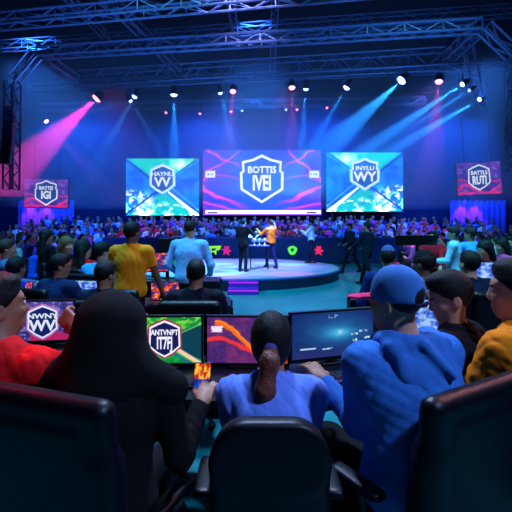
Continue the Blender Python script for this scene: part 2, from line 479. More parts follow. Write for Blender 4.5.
    if eyes:
        for q in (-1, 1):
            e = MB().lathe([(0, -.011), (.008, -.008), (.011, 0), (.008, .008), (0, .011)], n=12)
            mesh_obj('eye', [(Vector(P(q*.031, .0835, .005))+p)*s for p in e.v], e.f, mat('eye_white', (.8, .8, .8), .2), root, True)
            e = MB().lathe([(0, -.004), (.004, -.003), (.005, 0), (.004, .003), (0, .004)], n=12)
            mesh_obj('iris', [(Vector(P(q*.031, .0925, .005))+p)*s for p in e.v], e.f, mat('eye_dark', (.05, .03, .02), .2), root, True)
            sdf_obj('eyebrow', sc([cap(P(q*.018, .096, .022), P(q*.046, .083, .024), .0045, .003, k=.002)]), .0035, hm, root)
    if glasses:
        gl = MB()
        for q in (-1, 1):
            ring = [P(q*.033+.022*math.cos(t), .108, .003+.017*math.sin(t)) for t in [2*math.pi*i/12 for i in range(13)]]
            gl.path([Vector(p)*s for p in ring], .002, 5)
            gl.tube(Vector(P(q*.055, .108, .006))*s, Vector(P(q*.084, -.01, .008))*s, .002, n=5)
        gl.tube(Vector(P(-.011, .108, .006))*s, Vector(P(.011, .108, .006))*s, .002, n=5)
        gl.build('glasses', plastic('glasses_frame', (.05, .05, .06)), root)
    return root
def scale_prim(p, s):
    if p[0] == 'c': return ('c', p[1]*s, p[2]*s, p[3]*s, p[4]*s, p[5]*s, p[6], p[7])
    if p[0] == 'e': return ('e', p[1]*s, p[2]*s, p[3], p[4]*s, p[5])
    if p[0] == 'b': return ('b', p[1]*s, p[2]*s, p[3]*s, p[4], p[5]*s, p[6])
    return ('p', p[1], p[2]*s)
# ------------------------------------------------------------ screen pictures
def vnoise(u, v, f, seed):
    rs = np.random.RandomState(seed); G = rs.rand(64, 64)
    x = (u*f) % 63; y = (v*f) % 63
    i = x.astype(int); j = y.astype(int); a = x-i; b = y-j
    a = a*a*(3-2*a); b = b*b*(3-2*b); i2 = (i+1) % 64; j2 = (j+1) % 64
    return (G[i, j]*(1-a)+G[i2, j]*a)*(1-b)+(G[i, j2]*(1-a)+G[i2, j2]*a)*b
def fbm(u, v, f, seed): return .5*vnoise(u, v, f, seed)+.3*vnoise(u, v, f*2.1, seed+1)+.2*vnoise(u, v, f*4.3, seed+2)
def mixc(a, b, t): return a*(1-t[..., None])+np.array(b)*t[..., None]
def band(d, w, s=.02): return np.clip((w-np.abs(d))/s, 0, 1)
def base(c, u): return np.ones(u.shape+(3,))*np.array(c)
def art_centre(u, v):
    n = fbm(u, v, 6, 3); x = np.abs(u-.5)*2
    c = mixc(base((.13, .14, .80), u), (.12, .36, .93), np.clip(1.4-2.2*np.hypot(u-.5, (v-.5)*.8)+.3*(n-.5), 0, 1))
    c = mixc(c, (.42, .15, .78), np.clip((x-.45)*1.4+(n-.5)*1.6, 0, 1)*.9)
    w = (n-.5)*.16
    for d, wd in ((v-(.12+.30*x**1.6)-w, .045), (v-(.02+.16*x)-w*.5, .03), (v-(.46+.24*np.sin(x*2.4+.5)*x)-w-.0, .022), (v-(1.05-.5*(1-x)**1.0*1.0)-w, .03), (v-(1.3-.75*x)-w*1.5, .035)):
        c = mixc(c, (.98, .18, .80), band(d, wd, .03)*np.clip(x*2.2-.35, 0, 1))
    st = band(np.sin((u*1.3+v*2+n*.7)*40), .18, .2)*np.clip(x*1.5-.3, 0, .5)
    c = mixc(c, (.55, .5, 1.0), st)
    b = (v < .075) & (u > .02)
    c[b] = (.97, .96, 1.0); c[(v < .018)] = (.55, .3, .85)
    c[(v > .03) & (v < .05) & (u > .04) & (u < .12)] = (.2, .2, .4); c[(v > .03) & (v < .05) & (u > .88) & (u < .96)] = (.2, .2, .4)
    for a in (.02, .90):
        q = (u > a) & (u < a+.085) & (v > .58) & (v < .68); c[q] = (.9, .95, 1.0)
        q = (u > a+.012) & (u < a+.07) & (v > .61) & (v < .645) & (np.sin(u*420) > 0); c[q] = (.3, .35, .7)
    return c
def art_green(u, v, m=1):
    if m < 0: u = 1-u
    n = fbm(u, v, 7, 11); n2 = fbm(u, v, 16, 31)
    c = mixc(base((.03, .45, .80), u), (.02, .25, .72), np.clip((n-.4)*3, 0, 1))
    up = np.clip((v-.5-np.abs(u-.5)*.95+.02)*12, 0, 1)
    c = mixc(c, (.05, .72, .55), up*np.clip(.55+n, 0, 1))
    c = mixc(c, (.55, .92, .35), up*np.clip((n2-.45)*4, 0, 1)*np.clip((u-.35)*3, 0, 1))
    c = mixc(c, (.85, .98, .75), up*np.exp(-(((u-.75)/.10)**2+((v-.9)/.09)**2)))
    lo = np.clip((.46-v-np.abs(u-.5)*.9)*14, 0, 1)
    c = mixc(c, (.06, .70, .62), lo*np.clip(.3+n2*1.2, 0, 1))
    c = mixc(c, (.9, 1, .8), lo*np.clip((n2-.56)*9, 0, 1)*np.clip((.28-v)*9, 0, 1))
    lf = np.clip((.42-u)*8, 0, 1)*(1-up)
    c = mixc(c, (.5, .95, .75), lf*np.clip((n2-.52)*9, 0, 1)*np.clip((.5-v)*5, 0, 1))
    c = mixc(c, (.95, 1, .9), lf*np.clip((n-.57)*9, 0, 1)*np.clip((.55-v)*6, 0, 1))
    c = mixc(c, (.04, .10, .55), band(v-(.98-1.0*u), .028, .015)*(u < .45))
    c = mixc(c, (.02, .12, .60), band(v-(.02+.95*u), .025, .015)*(u < .42))
    c = mixc(c, (.04, .38, .62), band(v-(.05+.97*u), .03, .015)*(u > .6))
    c = mixc(c, (.95, 1.0, .98), band(v-(1.02-1.05*u)+.0, .02+.075*np.clip(u-.5, 0, 1), .015)*(u > .58))
    c = mixc(c, (.75, .98, .98), band(v-(1.14-1.05*u), .008, .01)*(u > .55))
    return c
def art_desk_green(u, v):
    n = fbm(u, v, 8, 21); n2 = fbm(u, v, 19, 41)
    c = mixc(base((.03, .48, .22), u), (.10, .68, .25), np.clip((n-.35)*3, 0, 1))
    c = mixc(c, (.50, .88, .25), np.clip((n2-.5)*6, 0, 1)*np.clip((v-.5)*4, 0, 1))
    c = mixc(c, (.02, .25, .32), np.clip((u-.55)*6, 0, 1)*np.clip((.42-np.abs(v-.45)*1.9+(u-.6))*6, 0, 1)*(v < .1+.9*u)*(v > 1.0-.95*u))
    c = mixc(c, (.6, .95, .5), band(v-(.05+.80*u), .018, .02)*(u > .55))
    c = mixc(c, (.05, .25, .2), band(v-(-.02+.80*u), .018, .02)*(u > .55))
    c = mixc(c, (.97, .80, .68), band(v-(1.12-1.15*u), .065, .02)*(u > .58))
    c = mixc(c, (.10, .30, .85), band(v-(.98-1.15*u), .03, .03)*(u > .6))
    return c
def art_orange(u, v):
    n = fbm(u, v, 7, 51); n2 = fbm(u, v, 20, 53)
    c = mixc(base((.27, .13, .42), u), (.45, .16, .42), np.clip((n-.4)*3, 0, 1))
    c = mixc(c, (.60, .38, .62), band(np.sin(n2*22+v*9), .12, .1)*.6)
    f = .86-.95*u+.18*np.sin(u*6)+(n-.5)*.1
    c = mixc(c, (.97, .42, .07), band(v-f, .075+.05*u, .03)*(u > .1))
    c = mixc(c, (1.0, .68, .25), band(v-f-.03, .02, .02)*(u > .1))
    g = .50-.10*u-.35*u*u+.06*np.sin(u*9)+(n-.5)*.08
    c = mixc(c, (.96, .20, .20), band(v-g, .06, .03)*(v < f-.04))
    c = mixc(c, (.80, .30, .10), np.clip((.3-v)*4, 0, 1)*np.clip((u-.55)*4, 0, 1))
    c = mixc(c, (.95, .62, .15), band(u-.78, .06, .04)*band(v-.55, .25, .1)*(n2 > .45))
    q = (u > .05) & (u < .20) & (np.abs(v-.74) < .07) & (n2 > .4); c[q] = (.95, .9, 1)
    return c
def art_game(u, v):
    n = fbm(u, v, 9, 61); n2 = fbm(u, v, 24, 63)
    c = mixc(base((.05, .16, .42), u), (.10, .38, .62), np.clip(1.15-1.9*np.hypot(u-.55, (v-.55)*1.1)+(n-.5)*.5, 0, 1))
    c = mixc(c, (.22, .72, .92), np.exp(-(((u-.56)/.20)**2+((v-.52)/.14)**2))*.8)
    c = mixc(c, (.75, .95, 1), np.exp(-(((u-.57)/.07)**2+((v-.52)/.06)**2))*np.clip((n2-.2)*2, 0, 1))
    c = mixc(c, (.16, .18, .45), np.clip((.32-v+(n-.5)*.2)*4, 0, 1)*.8)
    for (a, b, w, h) in ((.10, .20, .18, .025), (.36, .17, .12, .02), (.44, .86, .11, .08), (.72, .44, .08, .05), (.82, .50, .10, .05), (.74, .30, .05, .06), (.88, .34, .08, .05), (.9, .22, .07, .03), (.66, .14, .05, .04)):
        q = (u > a) & (u < a+w) & (v > b) & (v < b+h) & (n2 > .44); c[q] = (.75, .9, 1)
    return c
def art_purple(u, v):
    n = fbm(u, v, 6, 71); n2 = fbm(u, v, 17, 73)
    c = mixc(base((.20, .14, .58), u), (.42, .22, .70), np.clip((n-.35)*3, 0, 1))
    c = mixc(c, (.62, .5, .95), np.clip((n2-.58)*9, 0, 1)*(v > .45)*.6)
    w = (n-.5)*.2
    for f, wd in ((.16+.12*np.sin(u*7), .07), (.30+.35*np.abs(u-.5)+.05*np.sin(u*11), .05), (.05+.0*u, .05)):
        c = mixc(c, (.95, .12, .52), band(v-f-w, wd, .04))
    return c
def art_photo(u, v):
    n = fbm(u, v, 7, 81); n2 = fbm(u, v, 25, 83)
    c = mixc(base((.14, .17, .45), u), (.35, .28, .62), np.clip((n-.4)*4, 0, 1))
    c = mixc(c, (.62, .6, .9), np.clip((n2-.55)*8, 0, 1)*.8)
    return mixc(c, (.75, .12, .40), np.clip((.25-v+(n-.5)*.3)*6, 0, 1)*(u > .4))
def art_warm(u, v):
    n = fbm(u, v, 7, 91)
    c = mixc(base((.10, .15, .55), u), (.95, .25, .12), np.clip((n-.38)*6, 0, 1))
    return mixc(c, (1, .75, .5), np.clip((n-.62)*9, 0, 1))
def art_cool(u, v):
    n = fbm(u, v, 7, 97)
    return mixc(mixc(base((.15, .35, .85), u), (.65, .80, 1), np.clip((n-.4)*5, 0, 1)), (.3, .15, .6), np.clip((.4-n)*6, 0, 1))
def art_phone(u, v):
    n = fbm(u, v, 6, 99)
    c = mixc(base((.06, .15, .55), u), (.15, .35, .80), np.clip((n-.4)*5, 0, 1))
    return np.where((v > .55)[..., None], mixc(base((.75, .15, .04), u), (1, .75, .25), np.clip((n-.45)*6, 0, 1)), c)
def art_blank(u, v): return base((.1, .75, .75), u)
def picture(name, w, h, fn, es=1.0, nx=120, ny=80, parent=None, y=0.0, sample=True, zc=0):
    X, Z = np.meshgrid(np.linspace(0, 1, nx), np.linspace(0, 1, ny), indexing='ij')
    c = np.clip(fn(X.copy(), Z.copy()), 0, 1)
    v = np.stack([(X-.5)*w, np.full(X.shape, y), (Z-.5)*h+zc], -1).reshape(-1, 3)
    i = np.arange(nx*ny).reshape(nx, ny)
    f = np.stack([i[:-1, :-1], i[1:, :-1], i[1:, 1:], i[:-1, 1:]], -1).reshape(-1, 4)
    o = mesh_obj(name, v, f, artmat('picture_%s_%g' % (fn.__name__, es) if not sample else 'pict_%g' % es, es, sample), parent)
    at_ = o.data.color_attributes.new('picture', 'FLOAT_COLOR', 'POINT')
    l = np.where(c <= .04045, c/12.92, ((c+.055)/1.055)**2.4).reshape(-1, 3)
    at_.data.foreach_set('color', np.concatenate([l, np.ones((len(l), 1))], 1).astype(np.float32).ravel())
    return o
def text_mesh(name, s, size, m, parent, loc, ex=.002, bold=.0, sx=1, sz=1, shear=0):
    cu = bpy.data.curves.new('t', 'FONT'); cu.body = s; cu.size = size; cu.extrude = ex; cu.offset = bold; cu.align_x = 'CENTER'; cu.align_y = 'CENTER'; cu.resolution_u = 2; cu.shear = shear
    t = bpy.data.objects.new('t', cu); COL.objects.link(t)
    dg = bpy.context.evaluated_depsgraph_get()
    me = bpy.data.meshes.new_from_object(t.evaluated_get(dg)); bpy.data.objects.remove(t)
    me.name = name; me.materials.clear(); me.materials.append(m)
    Mx = Matrix(((sx, 0, 0, 0), (0, 0, -1, 0), (0, sz, 0, 0), (0, 0, 0, 1)))
    me.transform(Mx)
    o = bpy.data.objects.new(name, me); COL.objects.link(o); o.parent = parent; o.location = loc
    return o
M2D = Matrix(((1, 0, 0, 0), (0, 0, -1, 0), (0, 1, 0, 0), (0, 0, 0, 1)))
SHIELD = [(0, 1.12), (.42, .92), (.92, .80), (.88, .36), (1.0, .30), (.98, -.50), (.5, -.80), (0, -1.12)]
HEXA = [(0, 1.10), (.45, .92), (.86, .72), (.90, -.40), (.45, -.78), (0, -1.02)]
def crest(parent, r, x, z, y, top, main, es=1.0, shape=SHIELD, white=(.97, .97, 1), field=(.06, .22, .62), rim=None):
    def poly(k): 
        q = [(px*k*r+x, pz*k*r+z) for px, pz in shape]
        return q+[(2*x-px, pz) for px, pz in reversed(shape[1:-1] if True else shape) for px, pz in [(px*k*r+x, pz*k*r+z)]]
    t = max(.0015, r*.012)
    if rim: MB().prism(poly(1.10), -y, -y+t*.5, M2D).build('shield_rim', emat('crest_rim_%d_%g' % (rim[0]*255, es), rim, es), parent)
    bo = MB().prism(poly(1.0), -y, -y+t, M2D).build('shield_border', emat('crest_white_%g_%d' % (es, white[2]*100), white, es), parent)
    MB().prism(poly(.89), -y, -y+2*t, M2D).build('shield_field', emat('crest_blue_%g_%d' % (es, field[0]*100), field, es), bo)
    w = emat('crest_white_%g_%d' % (es, white[2]*100), white, es)
    text_mesh('lettering', top, r*.46, w, bo, (x, y-3*t, z+r*.40), t, r*.012, min(1.25, 5.2/len(top)), .95)
    text_mesh('lettering', main, r*.95, w, bo, (x, y-3*t, z-r*.22), t, r*.03, min(1.0, 2.3/len(main)), 1.0)
    return bo

# ------------------------------------------------------------ room shell
floor_m = mat('floor_teal_vinyl', (.03, .47, .50), .38, bump=.06, bscale=2.2, var=.25, vscale=.7, spec=.5)
wall_m = mat('wall_blue_paint', (.03, .065, .20), .8, bump=.1, bscale=4, var=.2, vscale=.5)
ceil_m = mat('ceiling_black', (.03, .035, .06), .9, bump=.1, bscale=3, var=.3, vscale=.6)
struct(MB().box((0, 10, -.1), (16, 18, .1)).build('floor', floor_m))
struct(MB().box((0, 10, 10.1), (16, 18, .1)).build('ceiling', ceil_m))
struct(MB().box((0, 27.2, 5), (16, .2, 5)).build('wall_back', wall_m))
struct(MB().box((-15.9, 10, 5), (.2, 17.2, 5)).build('wall_left', wall_m))
struct(MB().box((15.9, 10, 5), (.2, 17.2, 5)).build('wall_right', wall_m))
struct(MB().box((0, -7.9, 5), (16, .2, 5)).build('wall_front', wall_m))
struct(MB().box((0, 26.96, .09), (15.6, .03, .09)).build('baseboard_back', ceil_m))

# ------------------------------------------------------------ led walls
black = plastic('black_housing', (.03, .03, .04))
def led_screen(name, p0, p1, d, fn, label, es, nx, ny, thick=.12, rz=0, tilt=0, **kw):
    a = at(p0[0], p0[1], d); b = at(p1[0], p1[1], d); w = b.x-a.x; h = a.z-b.z
    r = empty(name, ((a.x+b.x)/2, d, (a.z+b.z)/2), rz, label, 'led screen'); r.rotation_euler.y = tilt
    MB().box((0, thick/2+.012, 0), (w/2+.03, thick/2, h/2+.03)).build('housing', black, r)
    picture('display', w, h, fn, es, nx, ny, r, 0, False)
    if d > 25:
        for x in (-w*.42, 0, w*.42): MB().box((x, thick+.07, (h/2-.2-r.location.z)/2), (.05, .05, (h/2-.2+r.location.z)/2)).build('post', black, r)
        MB().box((0, thick+.015, -h/2+.1), (w*.45, .012, .05)).build('rail', black, r)
    return r, w, h
DS = 26.0
r, w, h = led_screen('led_screen', (203, 150), (321, 215), DS, art_centre, 'largest led wall, blue and magenta, with a white shield crest and white bottom strip', 1.5, 220, 130)
crest(r, h*.335, -.01, .055*h, -.02, 'BOTTIS', 'IVEI', 1.5, field=(.10, .38, .72))
r, w, h = led_screen('led_screen', (126, 158.5), (199, 215.5), DS, art_green, 'green and cyan led wall left of the centre screen', 1.9, 180, 130)
crest(r, h*.235, .0, .13*h, -.02, 'HAYNU', 'VV', 1.3, HEXA, field=(.10, .36, .66), rim=(.6, .9, .95))
ga = lambda u, v: art_green(u, v, -1); ga.__name__ = 'green_mirrored'
r, w, h = led_screen('led_screen', (326.5, 152.5), (403, 211.5), DS, ga, 'green and cyan led wall right of the centre screen', 1.9, 180, 130)
crest(r, h*.235, .0, .135*h, -.02, 'INYLU', 'WY', 1.3, SHIELD, field=(.10, .36, .66), rim=(.6, .9, .95))
r, w, h = led_screen('led_screen', (24, 179), (68, 207.5), 21.5, art_purple, 'small purple led screen with a shield crest hanging at the far left', .9, 110, 80, tilt=R(1))
crest(r, h*.40, .02, .02, -.02, 'BATTIS', 'IGI', 1.0, SHIELD, field=(.10, .25, .55))
for x in (-w*.3, w*.3): MB().tube((x, .08, h/2), (x, .08, 9.99-at(0, 193, 21.5).z), .018).build('hanging_cable', black, r)
r, w, h = led_screen('led_screen', (457, 162), (501, 194.5), 21.5, art_purple, 'small purple led screen with a shield crest hanging at the far right', .9, 110, 80, tilt=R(-3))
crest(r, h*.38, .0, .02, -.02, 'BATTLS', 'RUTI', 1.0, HEXA, field=(.10, .25, .55))
for x in (-w*.3, w*.3): MB().tube((x, .08, h/2), (x, .08, 10-at(0, 178, 21.5).z-.03), .018).build('hanging_cable', black, r)
# steel frame that carries the three led walls
steel = mat('truss_steel', (.30, .32, .40), .45, .55, bump=.05, bscale=90, spec=.5)
# purple-lit drapes under the small screens
def drape(px0, px1, d, label):
    a = at(px0, 0, d).x; b = at(px1, 0, d).x; mb = MB(); n = 60; H = 3.15
    k = 0; top = []
    for i in range(n+1):
        x = (b-a)*i/n-(b-a)/2; y = .07*math.sin(i*1.05)+.02*math.sin(i*2.3)
        mb.v += [Vector((x, y, 0)), Vector((x, y*.7, H)), Vector((x, y*.7+.02, H)), Vector((x, y+.02, 0))]
    for i in range(n):
        for q in range(4): mb.f.append([i*4+q, (i+1)*4+q, (i+1)*4+(q+1) % 4, i*4+(q+1) % 4])
    mb.f.append([0, 1, 2, 3]); mb.f.append([n*4+3, n*4+2, n*4+1, n*4])
    r = empty('drape', ((a+b)/2, d, 0), 0, label, 'curtain')
    mb.build('cloth', fabric('drape_cloth', (.42, .34, .6)), r, True)
    MB().tube((-(b-a)/2-.1, 0, H), ((b-a)/2+.1, 0, H), .025).build('rail', black, r)
    for x in (-(b-a)/2-.08, (b-a)/2+.08): MB().tube((x, 0, 0), (x, 0, H), .03).build('post', black, r)
drape(18, 74, 25.6, 'pleated curtain lit purple under the far left small screen')
drape(450, 506, 25.6, 'pleated curtain lit purple under the far right small screen')

# ------------------------------------------------------------ trusses
def truss(name, a, b, w, h, bays, label, rr=.028, hexed=False):
    a = Vector(a); b = Vector(b); d = (b-a); L = d.length; u = d.normalized()
    s = u.cross(Vector((0, 0, 1)))
    s = Vector((1, 0, 0)) if s.length < .1 else s.normalized()
    t = s.cross(u).normalized()
    r = empty(name, a, 0, label, 'truss')
    o = lambda i, sx, sz: u*(L*i/bays)+s*(w/2*sx)+t*(h/2*sz)
    for sx in (-1, 1):
        for sz in (-1, 1): MB().tube(o(0, sx, sz), o(bays, sx, sz), rr).build('chord', steel, r)
    lc = MB()
    for i in range(bays):
        z = 1 if i % 2 else -1
        for sx in (-1, 1): lc.tube(o(i, sx, -z), o(i+1, sx, z), rr*.5, n=4)
        for sz in (-1, 1): lc.tube(o(i, -z, sz), o(i+1, z, sz), rr*.5, n=4)
    for i in range(0, bays+1, 2):
        for sx in (-1, 1): lc.tube(o(i, sx, -1), o(i, sx, 1), rr*.5, n=4)
    lc.build('lacing', steel, r)
    return r
Z = 6.35
TL2, TR2 = Vector((-5.93, 11.8, Z)), Vector((5.31, 10.2, Z)); TL3, TR3 = Vector((-5.96, 14.4, Z+.12)), Vector((5.5, 12.5, Z+.12))
truss('roof_truss', TL2, TR2, .30, .24, 26, 'long bright box truss spanning the hall above the near side of the stage', .038)
truss('roof_truss', TL3, TR3, .45, .50, 22, 'deep box truss over the stage with the main row of lights under it')
truss('roof_truss', (-6.4, 10.07, Z), (6.2, 7.9, Z), .32, .26, 26, 'nearest cross truss cutting the top left edge of the picture')
truss('roof_truss', TL2+Vector((0, .16, -.05)), TL3+Vector((0, -.25, -.05)), .3, .24, 6, 'short truss joining the two front trusses at the left')
truss('roof_truss', TR2+Vector((0, .16, -.05)), TR3+Vector((0, -.25, -.05)), .3, .24, 6, 'short truss joining the two front trusses at the right')
a = Vector((-6.62, 11.8, 5.62)); truss('corner_truss', TL2+Vector((-.12, 0, -.05)), a, .26, .26, 2, 'angled corner truss at the top left')
truss('tower_truss', a+Vector((-.05, 0, -.1)), (-6.72, 11.8, 2.6), .26, .34, 10, 'vertical tower truss hanging at the left edge')
b = Vector((6.1, 10.2, 5.66)); truss('corner_truss', TR2+Vector((.12, 0, -.05)), b, .26, .26, 2, 'angled corner truss at the top right')
truss('tower_truss', b+Vector((.05, 0, -.1)), (6.15, 10.2, 2.9), .26, .34, 10, 'vertical tower truss hanging at the right edge')
truss('girder', (-9.5, 15.5, 8.05), (9.5, 12.6, 8.05), .3, .3, 30, 'higher roof girder just behind the bright front truss', .022)
truss('girder', (-10.5, 20.0, 8.1), (10.5, 17.5, 8.1), .3, .3, 30, 'high roof girder above the rear row of lights', .022)
truss('rear_truss', (-9.9, 19.4, 6.95), (7.2, 18.4, 6.95), .3, .3, 28, 'thin dark truss far back carrying the rear row of small lights', .02)
truss('side_truss', (6.0, 12.2, 6.75), (9.6, 18.2, 6.75), .26, .26, 10, 'dark truss running back at the right with two beam lights', .02)
truss('lengthwise_truss', (-3.6, 7.6, Z+.28), (-2.5, 13.8, Z+.28), .22, .2, 12, 'teal-lit truss running lengthwise over the left part of the hall', .026)
truss('lengthwise_truss', (-5.75, 9.5, 8.3), (-5.3, 15.2, 8.3), .2, .2, 10, 'pink-lit roof beam running lengthwise at the upper left', .03)
truss('lengthwise_truss', (-.85, 9.5, 8.3), (-.7, 15.0, 8.3), .2, .2, 10, 'roof beam running lengthwise left of the picture centre', .02)
truss('lengthwise_truss', (.5, 9.5, 8.3), (.7, 18.5, 8.3), .2, .2, 14, 'roof beam running lengthwise near the picture centre', .02)
# hung line array in the left tower
la = empty('line_array', (-6.60, 11.5, 0), R(8), 'hanging stack of speaker cabinets in front of the left tower truss', 'loudspeaker')
for i in range(9):
    z = 4.62-i*.165; yy = .03*i*i*.12
    c = MB().bev((0, -yy, z), (.13, .10, .072), .02).build('cabinet', plastic('speaker_shell', (.10, .09, .2)), la)
    MB().box((0, -.105-yy, z), (.115, .004, .055)).build('grille', mat('speaker_grille', (.16, .14, .3), .5, .6, bump=.6, bscale=300), c)
MB().box((0, 0, 4.76), (.12, .06, .03)).build('fly_frame', steel, la)
for x in (-.08, .08): MB().tube((x, 0, 4.78), (x, .1, 5.55), .008).build('chain', steel, la)
# ------------------------------------------------------------ stage
SX, SY, SR, SH = -.68, 13.8, 3.3, .31
st = empty('round_stage', (SX, SY, 0), 0, 'low round stage with a pale glossy top and dark blue side', 'stage')
stop = mat('stage_top', (.62, .62, .74), .35, bump=.03, bscale=6, var=.07, vscale=1.2, spec=.5)
sside = mat('stage_side', (.05, .09, .22), .45, bump=.05, bscale=12, spec=.5)
MB().lathe([(0, SH-.02), (SR-.03, SH-.02), (SR-.03, SH), (0, SH)][::-1][0:1]+[(SR-.03, SH), (SR-.03, SH-.03), (0, SH-.03)], n=96).build('deck', stop, st)
MB().lathe([(SR-.03, SH-.02), (SR, SH-.03), (SR, SH-.06), (SR-.01, SH-.07)], n=96).build('rim', mat('stage_rim', (.18, .30, .6), .3, .2), st)
MB().lathe([(0, SH-.04), (SR-.03, SH-.04), (SR-.02, SH-.05), (SR-.02, 0), (0, 0)], n=96).build('skirt', sside, st)
sp = empty('stage_steps', (-.30, 10.40, 0), 0, 'two small steps lit purple at the front of the stage', 'steps')
pm = mat('step_purple_light', (.36, .12, .62), .6, bump=.2, bscale=90)  # purple light on the treads, put into their base colour
for i in range(2):
    t = MB().bev((0, -.16-.26*(1-i)+.13, .075+.075*i), (.36, .15 if i == 0 else .12, .075+.075*i), .012).build('tread', pm, sp)
    MB().box((0, -.16-.26*(1-i)+.13-(.155 if i == 0 else .125), .10+.15*i), (.35, .004, .018)).build('led_strip', emat('led_purple', (.62, .12, .95), 1.3), t)
# barrier
bar_m = mat('barrier_board', (.10, .20, .42), .5, bump=.05, bscale=10, spec=.5)
LOG = {3: ((-.42, (.55, .95, .15), 'w'), (.12, (.8, .12, .55), 's')), 5: ((-.03, (.35, .95, .3), 'o'),), 6: ((-.4, (.9, .15, .40), 's'),)}
for i in range(9):
    x = -5.9+i*1.5; nm = ['leftmost', 'second from the left', 'third from the left', 'fourth from the left', 'fifth from the left', 'sixth from the left', 'third from the right', 'second from the right', 'rightmost'][i]
    r = empty('barrier', (x, 18.6, 0), 0, 'dark blue barrier between stage and crowd, '+nm, 'barrier', 'advertising barriers behind the stage')
    bo = MB().bev((0, 0, .56), (.74, .045, .52), .02).build('board', bar_m, r)
    for q in (-.6, .6): MB().box((q, .06, .03), (.04, .22, .03)).build('foot', black, r)
    MB().box((0, -.01, 1.10), (.745, .05, .02)).build('top_rail', mat('barrier_rail', (.3, .4, .7), .4, .4), r)
    for (lx, c, k) in LOG.get(i, ()):
        e = emat('logo_%d_%d' % (c[0]*255, c[1]*255), c, 1.1)
        if k == 's': poly = [(0, .16), (.12, .2), (.1, .05), (.24, -.02), (.1, -.1), (.14, -.24), (0, -.13), (-.15, -.2), (-.1, -.04), (-.22, .05), (-.08, .07), (-.1, .2)]
        elif k == 'o': poly = [(.2*math.cos(t)*(1+.15*math.sin(3*t)), .2*math.sin(t)) for t in [i_*math.pi/8 for i_ in range(16)]]
        else: poly = [(-.3, .18), (.32, .2), (.26, .02), (.12, 0), (.1, -.2), (-.02, -.06), (-.2, -.2), (-.26, 0)]
        lg_ = MB().prism([(a_+lx, b_+.55) for a_, b_ in poly], .048, .054, M2D).build('logo', e, bo)
        if k != 's': MB().prism([(a_*.35+lx, b_*.35+.57) for a_, b_ in poly], .0545, .057, M2D).build('logo_mark', emat('logo_mark', (.05, .2, .35), .8), bo)

# ------------------------------------------------------------ grandstand and crowd
tier = mat('tier_deck', (.05, .07, .13), .8, bump=.1, bscale=8)
ROWS = 7
for i in range(ROWS):
    if i: struct(MB().box((.2, 19.78+.78*i, .0675*i), (13.2, .388, .0675*i-.001)).build('trim_%d' % (i+1), tier))
    zz = .135*i
    bn = empty('bench', (.2, 19.95+.78*i, zz), 0, 'long dark bench under the %s row of the crowd behind the stage' % ['front', 'second', 'third', 'fourth', 'fifth', 'sixth', 'topmost'][i], 'bench')
    MB().bev((0, 0, .42), (13.0, .17, .02), .01).build('seat', plastic('bench_seat', (.06, .07, .12)), bn)
    for q in range(-4, 5): MB().box((q*3.1, 0, .20), (.03, .13, .20)).build('leg', black, bn)
def spectator_mesh(k):
    rs = random.Random(k*13+5)
    tw = rs.uniform(-.3, .3); ln = rs.uniform(-.02, .25)
    pel = np.array((0, 0, .55)); nb = pel+.5*nrm((0, math.sin(ln), math.cos(ln))); hc = nb+np.array((rs.uniform(-.02, .02), .02, .19))
    P = [ell(pel+(nb-pel)*.35, (.17, .12, .22), k=.05), ell(pel+(nb-pel)*.72, (.18, .12, .17), k=.05), cap(nb-(.15, 0, .06), nb-(-.15, 0, .06), .065, k=.05),
         cap(nb, hc, .055, k=.03), ell(hc, (.085, .10, .12), k=.03)]
    if k % 3 == 1: P.append(cap(hc+(0, -.05, 0), hc+(0, -.09, -.2), .07, .05, k=.04))
    for q in (-1, 1):
        S_ = nb+np.array((q*.2, 0, -.07))
        m = (k+q) % 5
        if k == 2 and q == 1 or k == 6: E = S_+np.array((q*.05, .14, .05)); T = E+np.array((-q*.03, .05, .2))
        elif k == 4: E = S_+np.array((q*.08, .1, -.22)); T = np.array((q*.04, .38, .95))
        else: E = S_+np.array((q*.04, .03, -.26)); T = E+np.array((-q*.12, .22, -.02))
        P += [cap(S_, E, .055, .048, k=.04), cap(E, T, .046, .032, k=.02), ell(T+(0, .03, .03), (.04, .05, .055), k=.02)]
        kn = pel+np.array((q*.13, .36, 0)); P += [cap(pel+(q*.08, 0, -.02), kn, .085, .065, k=.03), cap(kn, (q*.13, .34, .06), .06, .045, k=.03), cap((q*.13, .34, .05), (q*.13, .45, .04), .045, .04, k=.02)]
    v, f = sdf_mesh(P, .036)
    c = v[f].mean(1)
    mi = np.zeros(len(f), int)
    hd = c[:, 2] > nb[2]+.03
    mi[hd] = 1
    mi[hd & ((c[:, 2]-hc[2]) > (c[:, 1]-hc[1])*1.1+.0)] = 2
    if k % 3 == 1: mi[(c[:, 1] < hc[1]-.06) & (c[:, 2] > hc[2]-.22)] = 2
    mi[(c[:, 2] < .62) & (np.abs(c[:, 0]) < .3) & ((c[:, 1] > .12) | (c[:, 2] < .45))] = 3
    for q in (-1, 1):
        S_ = nb
        d_ = (np.abs(c[:, 0]) > .0) & (c[:, 1] > .30) & (c[:, 2] > .62)
        mi[d_ & ~hd] = 1
    if k in (2, 6): mi[(c[:, 2] > nb[2]+.22) & (np.abs(c[:, 0]) > .18)] = 1
    return v, f, mi
CM = [mat('crowd_clothes', (.5, .5, .5), .85, objcol=True, bump=.2, bscale=60), mat('skin_crowd', (.75, .52, .42), .6), mat('hair_crowd', (.06, .045, .04), .6), mat('crowd_trousers', (.05, .06, .1), .9)]
specm = []
for k in range(7):
    v, f, mi = spectator_mesh(k)
    o = mesh_obj('spectator', v, f, CM, None, True, mi); specm.append(o.data); bpy.data.objects.remove(o)
